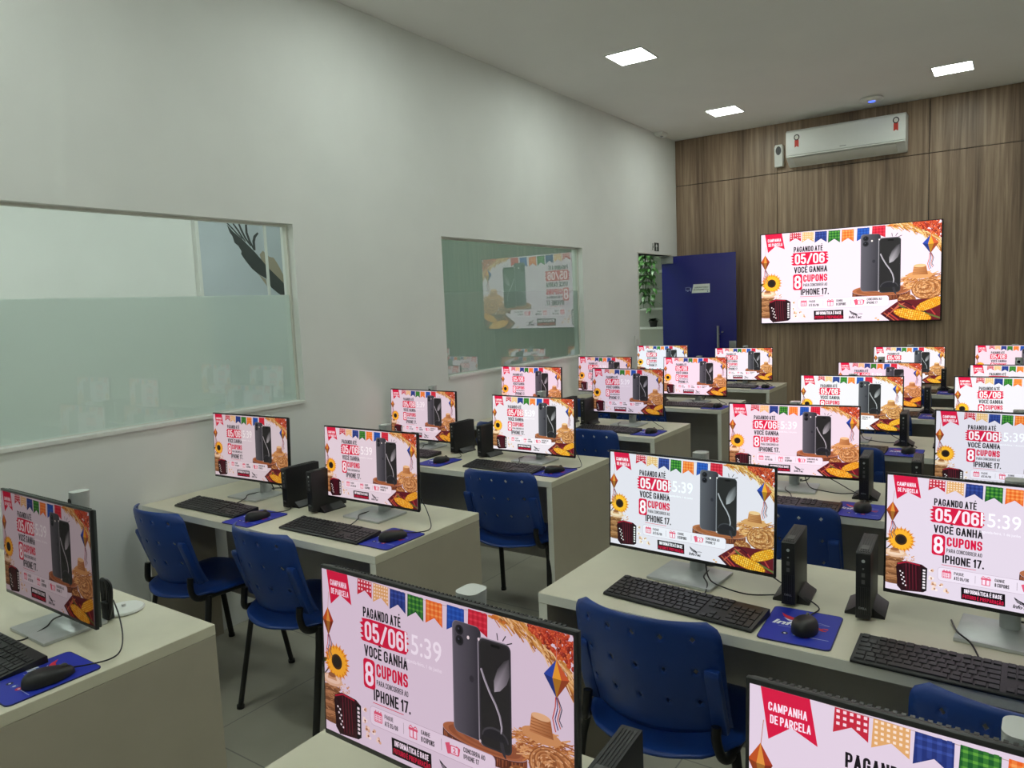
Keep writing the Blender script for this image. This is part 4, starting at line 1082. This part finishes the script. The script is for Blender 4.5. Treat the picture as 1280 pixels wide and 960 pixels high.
# places the photograph shows nothing of
SKIP_KB = {'L6', 'B3', 'B4', 'B5', 'B6'}; SKIP_MO = {'L4', 'L5', 'L6', 'B2', 'B3', 'B4', 'B5', 'B6'}; SKIP_PC = {'L5', 'L6', 'R6', 'B5'}; SKIP_CH = {'R6', 'L6', 'B3', 'B4', 'B5', 'B6'}
for k in MON:
    c, r = k[0], int(k[1]); y = ROWY[r]
    if k not in NOKB and k not in SKIP_KB:
        kx, ky, ka = KBO.get(k, (KBX[c], y+.06, 0))
        place(PK_, kx, ky, DZ0, ka, 'black keyboard at the '+where(k), 'keyboard', 'keyboards on the desks')
    if k not in NOKB and k not in SKIP_MO:
        px, py, pa = PADO.get(k, (PADX[c], y+.13, 0))
        place(PP, px, py, DZ0, pa, 'blue mouse pad at the '+where(k), 'mouse pad', 'mouse pads on the desks')
        mx, my, ma = MOO.get(k, (px+.02, py+.0, -.1))
        place(PMO, mx, my, DZ0+.0038, ma, 'black mouse at the '+where(k), 'mouse', 'mice on the desks')
    if k not in ('L1', 'B1') and k not in SKIP_PC:
        py = y+.235 + (.03 if c in 'LR' else 0); px = PCX[c]
        if k == 'A1': py = y+.28; px = 2.855
        if k == 'R3': px, py = .85, y+.31
        if k == 'L3': px, py = .63, y+.34
        place(PPC, px, py, DZ0, {'L': -.06, 'R': -.06, 'A': .05, 'B': .05}[c], 'black mini computer at the '+where(k), 'computer', 'mini computers on the desks')
    if k not in NOCH and k not in SKIP_CH:
        cx, cy, ca = CHO.get(k, ({'L': .40, 'R': 1.14, 'A': 2.57, 'B': 3.34}[c], y+.14, 0))
        place(PCH, cx, cy, 0, ca, 'blue plastic chair at the '+where(k), 'chair', 'blue chairs at the desks')
for p in (PM, PK_, PMO, PP, PPC, PCH): hide_tree(p)

# odds and ends on the first window-wall desk
ds = thing('round_stand', (1.175, 1.165, .75), label='white round disc lying behind the monitor on the first window-wall desk', cat='stand')
MB().lathe([(.052, .0005), (.056, .004), (.052, .009), (.01, .013)], 32).build('disc', M['white'], ds)
MB().lathe([(.006, .012), (.006, .02)], 12).build('stem', M['white'], ds)
cb = thing('cable_bundle', (1.20, 1.06, .75), label='folded black cable bundle behind the monitor on the first window-wall desk', cat='cable')
b = MB()
for i in range(3):
    o = i*.008
    b.tube([(-.02+o, .045, .004), (-.028+o, .05, .07), (-.02+o, .048, .115), (.012+o, .048, .105), (.012+o, .045, .05), (.0+o, .04, .006)], .0046, 8, 6)
b.build('loop', M['tubeblack'], cb)
MB().box(-.012, .034, .004, .02, .056, .055, .004).build('plug', M['black'], cb)

# ------------------------------------------------------------------ camera
f_px, yaw, pitch, roll = 919.522, 0.60576, -0.106123, -0.042530
cam = bpy.data.cameras.new('camera'); co = bpy.data.objects.new('camera', cam); COL.objects.link(co)
fw = Vector((-math.sin(yaw), math.cos(yaw), 0)); rt = Vector((math.cos(yaw), math.sin(yaw), 0)); up = Vector((0, 0, 1))
fw, up = fw*math.cos(pitch)+up*math.sin(pitch), up*math.cos(pitch)-fw*math.sin(pitch)
rt, up = rt*math.cos(roll)+up*math.sin(roll), up*math.cos(roll)-rt*math.sin(roll)
mw = Matrix(((rt.x, up.x, -fw.x, 3.32998), (rt.y, up.y, -fw.y, .11157), (rt.z, up.z, -fw.z, 1.59466), (0, 0, 0, 1)))
co.matrix_world = mw
cam.sensor_fit = 'HORIZONTAL'; cam.sensor_width = 36; cam.lens = 36*f_px/1280; cam.clip_start = .02
SC.camera = co
# ------------------------------------------------------------------ world and view
w = bpy.data.worlds.new('world'); SC.world = w; w.use_nodes = True
w.node_tree.nodes['Background'].inputs[0].default_value = (.02, .022, .022, 1)
SC.view_settings.view_transform = 'Standard'; SC.view_settings.look = 'None'; SC.view_settings.gamma = 1; SC.view_settings.use_curve_mapping = False
SC.view_settings.exposure = 0.0
SC.cycles.use_denoising = True
SC.cycles.max_bounces = 8; SC.cycles.diffuse_bounces = 5; SC.cycles.transparent_max_bounces = 12
SC.cycles.sample_clamp_indirect = 4.0
